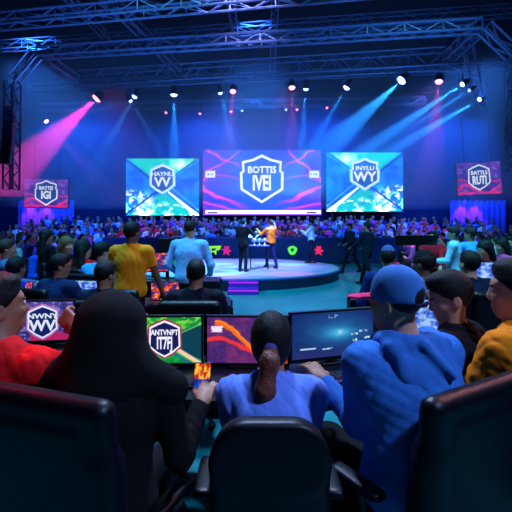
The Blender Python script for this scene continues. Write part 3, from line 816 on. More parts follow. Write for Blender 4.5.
PAL = {'white': (.85, .87, .92), 'light blue': (.35, .62, .95), 'pink': (.95, .30, .62), 'dark blue': (.07, .12, .35), 'black': (.04, .04, .06), 'violet': (.5, .3, .85), 'red': (.85, .10, .15)}
PW = (['white']*5+['light blue']*5+['pink']*4+['dark blue']*4+['black']*3+['violet']*3+['red']*2)
POS = []
rg = random.Random(3)
for i in range(ROWS):
    x = -12.0+.28*(i % 2)
    while x < 12.6:
        POS.append((x+rg.uniform(-.06, .06), 19.93+.78*i, .135*i, math.pi+rg.uniform(-.3, .3), i)); x += .60
# side blocks on the flat floor, seen beyond the players
for sgn, xs in ((-1, (-4.9, -10.8)), (1, (4.3, 10.6))):
    for j in range(4):
        y = 11.3+j*1.75; xa = xs[0]*(y/11.3)**.85; xb = xa+sgn*(2.9+j*.9)
        side = 'left' if sgn < 0 else 'right'
        bn = empty('bench', ((xa+xb)/2, y, 0), 0, 'dark bench on the floor at the %s of the hall, %s row there' % (side, ['nearest', 'second', 'third', 'farthest'][j]), 'bench')
        MB().bev((0, 0, .42), (abs(xb-xa)/2+.25, .17, .02), .01).build('seat', plastic('bench_seat', (.06, .07, .12)), bn)
        for q in (-1, 0, 1): MB().box((q*abs(xb-xa)/2*.9, 0, .20), (.03, .13, .20)).build('leg', black, bn)
        x = xa
        while abs(x-xa) <= abs(xb-xa):
            POS.append((x, y-.02, 0, (rg.uniform(-.5, .5)+(-.7 if sgn < 0 else .7)) if True else 0, 10+j+(5 if sgn > 0 else 0))); x += sgn*.68
POS.sort(key=lambda p: p[1])
SCOL = {}
sb = {'v': [], 'f': [], 'm': [], 'n': 0}
for n_, (x, y, z, rz, row) in enumerate(POS):
    cn = rg.choice(PW); k = rg.randrange(7)
    if row < 10:
        px = 256+x/y*430
        zone = 'below small left screen' if px < 100 else 'below left green screen' if px < 200 else 'below centre screen' if px < 324 else 'below right green screen' if px < 410 else 'below small right screen'
        lb = 'seated spectator in a %s top, %s, %s stand row' % (cn, zone, ['front', 'second', 'third', 'fourth', 'fifth', 'sixth', 'top'][row])
        gp = '%s topped spectators, %s, row %d' % (cn, zone, row+1)
    else:
        side = 'left' if row < 15 else 'right'; j = (row-10) % 5
        lb = 'spectator in a %s top, %s bench row on the %s floor' % (cn, ['nearest', 'second', 'third', 'farthest'][j], side)
        gp = '%s topped spectators on the floor seats %s %d' % (cn, side, j+1)
    s_ = rg.uniform(.94, 1.06)
    if n_ < 300:
        o = bpy.data.objects.new('spectator', specm[k]); COL.objects.link(o)
        o.location = (x, y, z); o.rotation_euler = (0, 0, rz); o.scale = (s_,)*3
        o.color = (*lin(PAL[cn]), 1)
        tag(o, lb, 'person', gp)
    else:
        me = specm[k]; vv = np.zeros(len(me.vertices)*3, np.float32); me.vertices.foreach_get('co', vv); vv = vv.reshape(-1, 3)*s_
        c_, s2 = math.cos(rz), math.sin(rz)
        vv = np.stack([vv[:, 0]*c_-vv[:, 1]*s2+x, vv[:, 0]*s2+vv[:, 1]*c_+y, vv[:, 2]+z], 1)
        if cn not in sb: sb[cn] = len([q for q in sb if q in PAL])
        ff = [[a+sb['n'] for a in p.vertices] for p in me.polygons]; mm = [p.material_index if p.material_index else 4+sb[cn] for p in me.polygons]
        sb['v'].append(vv); sb['f'] += ff; sb['m'] += mm; sb['n'] += len(vv)
if sb['n']:
    cl = sorted([q for q in sb if q in PAL], key=lambda q: sb[q])
    o = mesh_obj('spectators', np.concatenate(sb['v']), sb['f'], CM+[fabric('crowd_'+q.replace(' ', '_'), PAL[q]) for q in cl], None, True, sb['m'])
    tag(o, 'dense crowd filling the last rows at the top of the stands', 'crowd', kind='stuff')
# ------------------------------------------------------------ chairs
chair_m = mat('chair_navy', (.012, .018, .055), .42, bump=.12, bscale=150, var=.1, spec=.3)
chrome = mat('chair_metal', (.2, .22, .28), .35, .7)
def make_chair(w, top, rnd, label, x, y, rz, vox=.014, slim=False, arms=True):
    r = empty('office_chair', (x, y, 0), rz, label, 'chair')
    zc = (top+.44)/2; hh = (top-.44)/2
    P = [rbox((0, -.255, zc), (w/2, .045, hh), .044 if not rnd else .044, rotm(0, R(4)), k=.02)]
    if rnd:
        P = [rbox((0, -.255, zc-.06), (w/2, .045, hh-.06), .044, rotm(0, R(4)), k=.02), cap((-w/2+.12, -.28, top-.12), (w/2-.12, -.28, top-.12), .11, k=.05), ('p', np.array((0, -1., 0)), .315), ('p', np.array((0, 1., 0)), -.19)]
    else:
        for q in (-1, 1): P.append(rbox((q*(w/2-.05), -.235, zc-.05), (.05, .055, hh-.12), .045, rotm(0, R(4)), k=.05))
        P.append(rbox((0, -.275, zc), (w/2-.09, .03, hh-.09), .025, rotm(0, R(4)), k=.02))
    b = sdf_obj('backrest', P, vox, chair_m, r)
    sdf_obj('seat', [rbox((0, .0, .425), (w/2-.03, .25, .045), .04), ell((0, .22, .42), (w/2-.04, .07, .04), k=.04)], max(vox, .014), chair_m, r)
    MB().box((0, -.25, .42), (.03, .03, .10)).box((0, -.13, .37), (.04, .14, .012)).build('bracket', black, r)
    if arms:
        for q in (-1, 1):
            ar = MB().tube((q*(w/2+.0), -.02, .40), (q*(w/2+.045), -.02, .62), .016, n=8)
            ar.build('armrest_post', black, r)
            sdf_obj('armrest', [rbox((q*(w/2+.045), .0, .635), (.035, .13, .018), .016)], .014, chair_m, r)
    MB().tube((0, 0, .08), (0, 0, .39), .028, n=12).build('gas_lift', chrome, r)
    ba = MB().lathe([(0, .13), (.05, .13), (.06, .08), (0, .08)], n=12)
    for i in range(5):
        a = R(72*i+18); ba.tube((0, 0, .10), (.29*math.cos(a), .29*math.sin(a), .075), .026, .016, 8)
    bo = ba.build('base', chrome, r)
    for i in range(5):
        a = R(72*i+18); c = Vector((.29*math.cos(a), .29*math.sin(a), .031))
        MB().tube(c+Vector((-.02*math.sin(a), .02*math.cos(a), 0)), c-Vector((-.02*math.sin(a), .02*math.cos(a), 0)), .03, n=12).tube(c, c+Vector((0, 0, .05)), .009).build('caster', black, bo)
    return r
def copy_chair(src, label, x, y, rz):
    c = copy_tree(src); c.location = (x, y, 0); c.rotation_euler = (0, 0, rz); c['label'] = label; return c

# ------------------------------------------------------------ monitors, laptops, desks
bezel = plastic('monitor_bezel', (.025, .025, .035), .35)
def monitor(x, y, ztop, w, h, fn, label, rz=0, es=1.0, desk=.72, nx=110, ny=70, cr=None, sample=True):
    r = empty('monitor', (x, y, desk), rz, label, 'monitor'); zc = ztop-h/2-desk
    MB().bev((0, .024, zc-.006), (w/2+.012, .016, h/2+.016), .006, Matrix.Identity(3)).build('casing', bezel, r)
    mb = MB()
    for c, hh in (((0, .004, zc+h/2+.005), (w/2+.012, .006, .006)), ((0, .004, zc-h/2-.010), (w/2+.012, .006, .011)), ((-w/2-.006, .004, zc), (.006, .006, h/2)), ((w/2+.006, .004, zc), (.006, .006, h/2))): mb.box(c, hh)
    mb.build('bezel', bezel, r)
    s = picture('display', w, h, fn, es, nx, ny, r, 0, sample, zc)
    MB().box((0, .055, max(.06, zc/2)), (.03, .012, max(.05, zc/2))).build('stand', bezel, r)
    MB().bev((0, .05, .007), (.12, .085, .007), .03).build('base', bezel, r)
    if cr: crest(s, cr[0], cr[1], zc+cr[2], -.0015, cr[3], cr[4], es*1.05, **(cr[5] if len(cr) > 5 else {}))
    return r
desk_m = mat('desk_top', (.03, .075, .11), .35, bump=.04, bscale=30, var=.2, vscale=3)
def desk(pts, depth, z, name, label, legs=()):
    r = empty(name, (pts[0][0], pts[0][1], 0), 0, label, 'desk'); o = Vector((pts[0][0], pts[0][1], 0))
    back = []; front = []
    for i, (x, y) in enumerate(pts):
        a = Vector(pts[max(i-1, 0)]); b = Vector(pts[min(i+1, len(pts)-1)]); d = (b-a).normalized(); n = Vector((-d.y, d.x))
        p = Vector((x, y)); back.append(p+n*depth*.4-o.xy); front.append(p-n*depth*.6-o.xy)
    mb = MB(); n = len(pts)
    for q in range(n): mb.v += [Vector((*front[q], z-.03)), Vector((*back[q], z-.03)), Vector((*back[q], z)), Vector((*front[q], z))]
    for q in range(n-1):
        for k in range(4): mb.f.append([q*4+k, (q+1)*4+k, (q+1)*4+(k+1) % 4, q*4+(k+1) % 4][::-1])
    mb.f.append([0, 1, 2, 3]); mb.f.append([4*n-1, 4*n-2, 4*n-3, 4*n-4])
    mb.build('desktop', desk_m, r)
    m2 = MB()
    for q in range(n): m2.v += [Vector((*(back[q]*.98+front[q]*.02), .30)), Vector((*(back[q]*.98+front[q]*.02), z-.031))]
    for q in range(n-1): m2.f.append([q*2, q*2+2, q*2+3, q*2+1])
    m2.build('modesty_panel', plastic('desk_panel', (.03, .045, .09)), r)
    for q in legs:
        for e in (front[q]*.85+back[q]*.15, front[q]*.08+back[q]*.92): MB().box((e.x, e.y, z/2-.016), (.025, .025, z/2-.016)).build('leg', black, r)
    return r
desk([(-2.6, 3.35), (-1.7, 3.08), (-1.1, 2.82), (-.6, 2.66), (0, 2.58), (.42, 2.66), (.85, 2.88), (1.35, 3.2), (2.0, 3.5)], .74, .72, 'curved_desk', 'long dark desk curving in front of the nearest players, carrying their monitors', (0, 2, 4, 6, 8))
monitor(-.60, 2.66, 1.035, .52, .285, art_desk_green, 'monitor with a bright green picture and a shield crest, left of the orange one', R(2), 1.0,
        cr=(.108, .035, .005, 'ANTVNPT', 'IT7FJ', dict(shape=HEXA, field=(.08, .10, .33), white=(.93, .93, 1), rim=(.62, .15, .28))))
m_ = monitor(-.055, 2.68, 1.03, .50, .285, art_orange, 'monitor with an orange and purple picture, partly behind the ponytail', R(-2), 1.0,
        cr=(.10, .12, .0, 'FTTS', 'IV', dict(shape=HEXA, field=(.10, .25, .65), white=(.95, .92, 1), rim=(.95, .65, .15))))
monitor(.50, 2.76, 1.05, .58, .285, art_game, 'wide monitor showing a dark blue game scene, in front of the capped man', R(18), .95)
monitor(-1.60, 3.15, 1.045, .50, .285, art_photo, 'monitor with a blue and violet shield crest behind the raised fist in red', R(8), .9,
        cr=(.115, .035, -.01, 'NWNY', 'WV', dict(shape=HEXA, field=(.07, .12, .40), white=(.88, .92, 1), rim=(.75, .45, .75))))
monitor(1.22, 3.25, 1.04, .46, .26, art_cool, 'pale blue glowing monitor between the capped man and the man in black', R(10), .9)
t = empty('tablet', (.93, 3.03, .72), R(20), 'orange glowing tablet propped on the desk beside the face of the capped man', 'tablet')
MB().bev((0, .01, .17), (.07, .008, .10), .005).build('shell', bezel, t); picture('display', .13, .19, art_warm, 1.0, 20, 20, t, -.001, True, .17)
MB().box((0, .04, .05), (.05, .03, .05)).build('stand', bezel, t)
def keyboard(x, y, rz, label, glow):
    r = empty('keyboard', (x, y, .72), rz, label, 'keyboard')
    MB().bev((0, 0, .012), (.20, .07, .011), .01).build('body', plastic('keyboard_body', (.05, .05, .07)), r)
    MB().box((0, 0, .0235), (.188, .06, .0008)).build('backlight', emat('key_glow_%d' % (glow[0]*255), glow, .55, True), r)
    k = MB()
    for j in range(5):
        for i in range(14): k.box((-.175+i*.027, -.047+j*.0235, .029), (.0105, .009, .006))
    k.build('keys', plastic('keycaps', (.06, .06, .08)), r)
    return r
keyboard(.33, 2.42, R(12), 'violet-lit keyboard beside the hand of the capped man', (.55, .25, .9))
keyboard(-.52, 2.36, R(4), 'dim keyboard under the green monitor', (.10, .12, .35))
keyboard(.02, 2.32, 0, 'dim keyboard in front of the ponytailed woman', (.10, .20, .45))
mo = sdf_obj('computer_mouse', [ell((0, 0, .012), (.032, .055, .026)), ('p', np.array((0, 0, -1.)), 0)], .006, plastic('mouse_shell', (.06, .06, .09)), None); mo.location = (.62, 2.45, .721)
tag(mo, 'dark computer mouse on the desk right of the violet-lit keyboard', 'mouse')
mp = tag(MB().bev((0, 0, .003), (.14, .11, .003), .01).build('mouse_pad', mat('mouse_pad_red', (.85, .22, .15), .8, bump=.2, bscale=90), None), 'red-orange mouse pad on the desk under the arm of the person in red', 'mouse pad'); mp.location = (-1.34, 2.72, .72)

# ------------------------------------------------------------ nearest players
RED = (.90, .07, .09)
person('person in a red sweatshirt at the left edge holding up a fist', (-1.12, 1.80, 0), R(-22), s=1.08, lean=.10, hyaw=R(-28), hpitch=R(4),
       hands=((-.15, .45, .76), (.20, .28, 1.13)), poles=(None, (1, .1, -.6)), ups=(None, (.2, -1, .1)), curl=(.3, 1.25), sk='b', top=RED, hair='top', haircol=(.03, .028, .034),
       vox=.0075, headoff=(-.34, .05), build=1.18, eyes=True, wr=.006, topname='sweatshirt')
person('person in a loose black hooded top seen from behind, holding a phone', (-.60, 1.66, 0), R(-10), s=1.0, lean=.16, hands=((-.2, .40, .76), (.325, .27, .84)),
       poles=(None, (.1, -.6, -1)), ups=(None, (.1, -1, .3)), curl=(.3, .7), sk='a', top=(.022, .022, .032), hair='short', hoodup=True, vox=.0085, build=1.30, wr=.008, hyaw=R(-5), hpitch=R(-8), topname='hooded_top')
person('woman in a pale periwinkle shirt with a long brown ponytail', (.07, 1.74, 0), R(0), s=1.0, seat=.36, lean=.42, hands=((-.07, .40, .78), (.07, .40, .78)), poles=((-.35, -.5, -1), (.35, -.5, -1)), sk='b',
       top=(.44, .56, .92), sleeve='short', hair='pony', haircol=(.055, .04, .045), vox=.0075, build=1.02, shw=1.0, wr=.010, hpitch=R(-4), hyaw=R(-4))
person('man in a blue hoodie and blue cap with a pink brim', (.645, 1.74, 0), R(20), s=1.09, lean=.14, hands=((-.19, .42, .86), (.16, .46, .74)), poles=((.2, -.5, -1), (.5, -.3, -.8)), ups=((0, -.2, 1), None), curl=(.35, .4),
       seat=.485, shw=.88, sk='a', top=(.22, .47, .80), hair='buzz', haircol=(.10, .07, .07), capcol=(.26, .48, .76), brim=(.95, .22, .45), hood='down', headoff=(-.16, 0), vox=.0075, build=1.28, wr=.006, hyaw=R(24), hpitch=R(-4), topname='hoodie')
person('man in a black shirt seen in profile looking down to the left', (1.07, 2.16, 0), R(45), s=1.05, lean=.14, hands=((-.1, .44, .78), (.1, .44, .78)), sk='a', top=(.035, .04, .07), sleeve='short',
       hair='short', haircol=(.04, .035, .045), vox=.0085, build=1.05, hyaw=R(38), hpitch=R(-18), eyes=True, wr=.010)
person('man in an orange shirt at the right edge looking left', (1.27, 2.0, 0), R(38), s=1.14, lean=.06, hands=((-.16, .44, .78), (.1, .44, .78)), sk='a', top=(.95, .50, .06), sleeve='short',
       hair='top', haircol=(.04, .035, .04), vox=.0085, build=1.08, hyaw=R(24), hpitch=R(-2), eyes=True, wr=.010)
# phone in the hooded person's hand
ph = empty('smartphone', (-.245, 1.95, .90), R(-4), 'smartphone with an orange and blue picture held by the hooded person', 'phone'); ph.rotation_euler.x = R(-18)
MB().bev((0, .006, .0), (.040, .0045, .078), .004).build('shell', bezel, ph); picture('display', .072, .146, art_phone, 1.0, 24, 48, ph, .0005, True, 0)

c1 = make_chair(.60, 1.07, False, 'wide dark navy chair nearest the camera at the lower left', -.62, 1.66, R(-20), .012)
c2 = make_chair(.39, .99, True, 'round-topped black chair behind the ponytailed woman', .045, 1.66, 0, .012)
c3 = make_chair(.58, 1.03, False, 'dark navy chair with a lit rim at the lower right', .665, 1.80, R(31), .012)
# ------------------------------------------------------------ second and third rows
DK = (.03, .04, .09)
mk = dict(vox=.013, wr=.008)
person('man in a black T-shirt seated with his back to us before the green led wall', (-.52, 3.68, 0), R(2), s=.97, lean=.10, hands=((-.2, .42, .76), (.2, .42, .76)), sk='b', top=(.035, .045, .12), sleeve='short', hair='short', haircol=(.03, .025, .03), build=1.12, hpitch=R(-12), **mk)
person('dark-haired person in a navy top just above the black hood', (-1.34, 3.72, 0), R(-8), s=.95, lean=.12, sk='b', top=(.05, .08, .22), sleeve='short', hair='short', haircol=(.03, .025, .03), build=1.05, hpitch=R(-14), hyaw=R(-20), **mk)
person('man with glasses in a dark blue tee seated in the left second row', (-2.06, 4.35, 0), R(-25), s=.98, lean=.16, hands=((-.1, .42, .78), (.2, .45, .80)), sk='b', top=(.06, .14, .32), sleeve='short', hair='short', haircol=(.05, .035, .035), build=1.15, hyaw=R(-40), hpitch=R(-8), glasses=True, **mk)
person('person hunched forward in a bright blue jacket at the left edge', (-2.62, 4.35, 0), R(-15), s=.98, lean=.45, hands=((-.1, .5, .80), (.12, .52, .88)), sk='b', top=(.04, .14, .62), hair='short', haircol=(.03, .03, .05), build=1.2, **mk)
person('standing man in a mustard yellow T-shirt seen from behind', (-1.38, 4.72, 0), R(-8), pose='stand', s=.965, lean=.06, hands=((-.26, .16, .84), (.30, .20, .83)), sk='c', top=(.95, .52, .05), sleeve='short', hair='short', haircol=(.03, .025, .03), build=1.12, hyaw=R(-16), hpitch=R(-6), **mk)
person('standing man in a pale blue shirt left of the stage', (-.90, 5.75, 0), R(-6), pose='stand', s=.985, lean=.08, hands=((-.22, .22, .95), (.24, .24, .95)), sk='a', top=(.55, .72, .95), sleeve='long', hair='buzz', haircol=(.16, .10, .09), build=1.12, hpitch=R(-16), **mk)
person('seated person in a bright red top left of the mustard shirt', (-2.52, 6.2, 0), R(-15), s=1.08, lean=.06, sk='a', top=(.88, .05, .05), hair='long', haircol=(.06, .04, .04), hyaw=R(-30), **mk)
person('man in a light blue tee beside the person in bright red', (-2.04, 5.55, 0), R(-18), s=1.08, lean=.12, sk='a', top=(.30, .62, .98), sleeve='short', hair='short', haircol=(.05, .035, .04), build=1.12, hyaw=R(-25), hpitch=R(-10), **mk)
person('standing woman in black with long dark hair at the left', (-3.42, 7.0, 0), R(-40), pose='stand', s=.90, hands=((-.15, .25, 1.0), (.15, .25, 1.0)), sk='a', top=DK, hair='long', haircol=(.04, .03, .04), hyaw=R(-20), **mk)
person('woman with fair hair in a black jacket behind the man with glasses', (-3.05, 6.9, 0), R(-120), s=1.12, sk='a', top=(.05, .06, .13), hair='long', haircol=(.45, .30, .18), **mk)
person('person in a grey-blue shirt with a red scarf near the left edge', (-3.55, 6.1, 0), R(-60), s=1.10, sk='a', top=(.30, .38, .55), hair='short', haircol=(.25, .15, .12), collar=(.85, .1, .1), **mk)
person('person in a blue sweater leaning over near the left edge', (-3.9, 7.6, 0), R(-100), s=1.08, lean=.25, sk='a', top=(.08, .25, .75), hair='short', haircol=(.10, .06, .05), **mk)
person('person in a red and pink top far at the left edge', (-4.9, 8.2, 0), R(-70), s=1.1, sk='a', top=(.85, .15, .25), hair='short', haircol=(.06, .04, .05), **mk)
# right side
person('person in a dark blue hooded jacket and grey cap left of the black cap', (1.56, 4.85, 0), R(12), s=1.06, lean=.22, hyaw=R(-30), sk='b', top=(.05, .12, .36), hair='short', capcol=(.25, .33, .52), build=1.3, **mk)
person('man in a black cap and grey patterned shirt on the right', (1.66, 4.15, 0), R(14), s=1.04, lean=.10, hyaw=R(25), sk='c', top=(.32, .30, .38), hair='short', capcol=(.025, .025, .035), build=1.1,
       topm=mat('patterned_shirt', (.36, .34, .42), .85, bump=.4, bscale=40, var=.75, vscale=38), **mk)
person('man in a navy tee with a pale collar on the right', (2.13, 4.2, 0), R(10), s=1.03, lean=.10, hyaw=R(5), sk='a', top=(.05, .08, .2), sleeve='short', hair='top', haircol=(.04, .03, .04), build=1.18, collar=(.6, .65, .85), **mk)
person('woman with dark hair and red top at the right', (3.22, 6.0, 0), R(110), s=1.08, lean=.05, sk='a', top=(.75, .10, .22), hair='long', haircol=(.05, .03, .04), **mk)
person('standing person in a white shirt at the right', (3.32, 7.2, 0), R(60), pose='stand', s=.93, hands=((-.1, .3, 1.0), (.12, .3, 1.0)), sk='a', top=(.75, .85, .95), hair='short', haircol=(.2, .12, .1), hyaw=R(10), hpitch=R(-12), **mk)
person('standing person in a light blue shirt at the right', (3.62, 7.25, 0), R(10), pose='stand', s=.92, hands=((-.1, .3, 1.0), (.12, .3, 1.0)), sk='a', top=(.38, .68, .95), hair='short', haircol=(.22, .12, .1), build=1.1, hyaw=R(40), hpitch=R(-10), **mk)
person('standing person in a bright red top left of the white shirt', (3.40, 8.3, 0), R(150), pose='stand', s=.88, sk='a', top=(.95, .08, .15), hair='short', haircol=(.1, .06, .06), **mk)
person('person in a violet top at the right edge', (4.75, 8.0, 0), R(120), s=1.1, sk='a', top=(.40, .20, .75), hair='short', haircol=(.06, .04, .05), **mk)
person('person in a pink top near the right edge', (4.3, 7.5, 0), R(100), s=1.05, sk='a', top=(.95, .30, .50), hair='long', haircol=(.12, .06, .06), **mk)
# walking and on stage
mw = dict(vox=.016, wr=.006)
person('person in dark clothes striding over the open floor right of the stage', (2.97, 11.5, 0), R(40), pose='stand', s=1.0, stride=1, hands=((-.18, .38, 1.02), (.22, .30, 1.0)), sk='b', top=(.045, .06, .15), hair='short', haircol=(.02, .02, .03), hyaw=R(20), build=1.05, **mw)
person('man in a long dark coat walking beside the right end of the stage', (3.22, 14.6, 0), R(115), pose='stand', s=.99, stride=1, lean=.1, hands=((-.2, .35, 1.0), (.2, .3, 1.0)), sk='b', top=(.05, .09, .17), hair='short', haircol=(.02, .02, .03), hemfree=.28, build=1.1, **mw)
person('presenter in a black suit standing at the front left of the stage', (-.36, 12.15, SH), R(-30), pose='stand', s=.88, hands=((-.2, .3, 1.05), (.22, .32, 1.1)), sk='b', top=(.02, .025, .05), hair='short', haircol=(.02, .02, .03), hemfree=.12, legs=(.03, .04, .08), hyaw=R(-10), build=1.12, **mw)
person('performer in an orange and yellow top raising one arm on stage', (.46, 13.1, SH), R(35), pose='stand', s=.87, stride=-.5, hands=((-.26, .34, 1.16), (.34, .26, 1.32)), poles=((-.5, .2, -1), (.5, .2, -1)), sk='b', top=(.95, .45, .08), hair='short', haircol=(.2, .1, .04), legs=(.07, .10, .30),
       topm=mat('orange_pattern', (.95, .42, .06), .7, var=.5, vscale=12, bump=.2), **mw)
person('host in a dark top and white sleeves standing at the right of the stage', (1.90, 14.8, SH), R(80), pose='stand', s=.89, stride=.4, hands=((-.1, .35, 1.15), (.15, .28, 1.0)), sk='b', top=(.75, .82, .95), hair='short', haircol=(.04, .03, .04), legs=(.05, .08, .2), **mw)
g = empty('clipboard', (-.10, 12.42, 1.30), R(-30), 'pale clipboard held by the presenter in the black suit', 'clipboard')
MB().bev((0, 0, 0), (.16, .11, .008), .01, Matrix.Rotation(R(20), 3, 'X')).build('board', mat('clipboard_white', (.75, .8, .95), .5), g)
MB().box((0, .09, .045), (.04, .015, .008)).build('clip', chrome, g)
ph2 = empty('smartphone', (-2.16, 4.05, .98), 0, 'red glowing phone held up at the far left by the hunched person', 'phone')
# low table with gear on stage between presenter and performer
tb = empty('side_table', (.10, 12.9, SH), 0, 'small dark table with pale edge between the two people at the left of the stage', 'table')
MB().bev((0, 0, .70), (.30, .20, .015), .02).build('tabletop', mat('table_top', (.4, .5, .75), .4), tb)
for sx in (-1, 1):
    for sy in (-1, 1): MB().tube((sx*.26, sy*.16, 0), (sx*.26, sy*.16, .69), .015).build('leg', chrome, tb)
for i, (dx, c) in enumerate(((-.15, (.8, .85, 1)), (0, (.75, .8, .95)), (.16, (.9, .9, 1)))):
    tr = empty('trophy', (.10+dx, 12.88, SH+.715), 0, 'small pale trophy cup on the stage table, '+['nearest the presenter', 'in the middle', 'nearest the performer'][i], 'trophy', 'trophies on the stage table')
    MB().lathe([(0, .0), (.045, 0), (.045, .02), (.012, .04), (.012, .09), (.05, .13), (.058, .2), (.05, .2), (.0, .14)], n=14).build('cup', mat('silver', c, .25, .6), tr, True)
    MB().path([(-.05, 0, .18), (-.085, 0, .16), (-.08, 0, .12), (-.04, 0, .11)], .006).path([(.05, 0, .18), (.085, 0, .16), (.08, 0, .12), (.04, 0, .11)], .006).build('handles', mat('silver', c, .25, .6), tr)
COL.objects.unlink(ph2); bpy.data.objects.remove(ph2)
ph2 = empty('smartphone', (-2.24, 4.22, .97), R(-20), 'red glowing phone held up at the far left by the hunched person', 'phone'); ph2.rotation_euler.x = R(-15)
MB().bev((0, .006, 0), (.045, .005, .085), .004).build('shell', bezel, ph2); picture('display', .08, .16, art_warm, 1.2, 16, 24, ph2, 0, True, 0)
# chairs of these rows (copies of one)
proto = make_chair(.50, 1.02, False, 'navy chair of the man in the black T-shirt', -.52, 3.62, 0, .02, arms=False)
for lb, x, y, rz in (('navy chair of the dark-haired person above the black hood', -1.34, 3.66, -8), ('dark chair of the man with glasses', -2.06, 4.29, -20), ('dark chair under the hunched person in the blue jacket', -2.62, 4.29, -12),
                     ('chair of the person in bright red', -2.52, 6.14, -15), ('chair of the man in the light blue tee', -2.04, 5.5, -15), ('chair of the fair-haired woman in black', -3.05, 6.9, -120), ('chair of the person with the red scarf', -3.55, 6.1, -60),
                     ('chair of the person in the blue sweater', -3.9, 7.6, -100), ('chair of the person in red and pink at the left edge', -4.9, 8.2, -70), ('chair under the person in the dark blue hooded jacket', 1.56, 4.79, 12),
                     ('chair of the man in the black cap', 1.66, 4.09, 14), ('high navy chair of the man with the pale collar', 2.13, 4.14, 10), ('chair of the dark-haired woman in red', 3.22, 6.0, 110), ('chair of the person in violet', 4.75, 8.0, 120),
                     ('chair of the person in pink', 4.3, 7.5, 100), ('chair of the man in profile in black', 1.04, 2.10, 45), ('chair of the man in the orange shirt', 1.26, 1.96, 38), ('empty navy chair right behind the mustard-shirted man', -1.30, 4.22, -4)):
    copy_chair(proto, lb, x, y, R(rz))
desk([(-4.0, 5.5), (-2.6, 5.15), (-1.0, 5.05), (-.3, 5.1)], .6, .72, 'long_desk', 'long dark desk of the second row at the left', (0, 1, 2, 3))
desk([(-3.2, 7.4), (-1.6, 7.2), (-.6, 7.2)], .6, .72, 'long_desk', 'dark desk farther back left of the pale blue shirt', (0, 1, 2))
desk([(1.2, 5.5), (2.4, 5.3), (3.6, 5.0)], .6, .72, 'long_desk', 'dark desk of the second row at the right', (0, 1, 2))
desk([(2.0, 7.4), (3.0, 7.3), (4.2, 7.0)], .5, .72, 'long_desk', 'dark desk farther back at the right', (0, 1, 2))
def laptop(x, y, rz, fn, label, w=.34, es=1.0):
    r = empty('laptop', (x, y, .721), rz, label, 'laptop')
    b = MB().bev((0, -.02, .009), (w/2, .115, .008), .01).build('base', plastic('laptop_shell', (.12, .13, .17)), r)
    MB().box((0, -.0, .0175), (w/2-.03, .055, .001)).build('keyboard', plastic('keycaps', (.06, .06, .08)), b)
    l = MB().bev((0, .115, .125), (w/2, .006, .11), .004).build('lid', plastic('laptop_shell', (.12, .13, .17)), r)
    picture('display', w-.03, .195, fn, es, 40, 28, l, .107, True, .127)
laptop(-1.04, 4.86, R(6), art_warm, 'laptop with a red and blue picture in front of the pale blue shirt')
laptop(-2.06, 5.02, R(-10), art_cool, 'laptop with a pale blue picture right of the man with glasses')
monitor(-1.72, 7.15, 1.15, .50, .30, art_warm, 'monitor glowing red right beside the mustard-shirted man', R(4), 1, nx=30, ny=20)
monitor(-1.20, 7.2, 1.18, .42, .30, art_blank, 'small teal monitor left of the pale blue shirt', R(4), .5, nx=6, ny=6)
monitor(-3.15, 5.3, 1.05, .36, .22, art_warm, 'red glowing monitor at the left near the hunched person', R(-8), .8, nx=20, ny=14)
def back_monitor(x, y, z, w, h, rz, label):
    r = empty('monitor', (x, y, .72), rz, label, 'monitor')
    MB().bev((0, 0, z-.72), (w/2, .02, h/2), .012).build('casing', bezel, r)
    MB().box((0, .024, z-.72), (w/2-.012, .003, h/2-.012)).build('display', emat('dim_display', (.1, .3, .6), .6, True), r)
    MB().box((0, -.03, (z-.72)/2), (.03, .01, (z-.72)/2)).build('stand', bezel, r); MB().bev((0, -.03, .007), (.12, .08, .007), .02).build('base', bezel, r)
back_monitor(2.72, 7.3, 1.36, .74, .17, R(5), 'wide dark display seen from behind over the crowd at the right')
back_monitor(-1.50, 7.3, 1.24, .30, .3, R(5), 'dark upright display seen from behind between mustard and pale blue shirts')
monitor(2.72, 5.2, 1.16, .30, .22, art_cool, 'small white-blue screen beside the man with the pale collar', R(-10), 1.1, nx=20, ny=14)
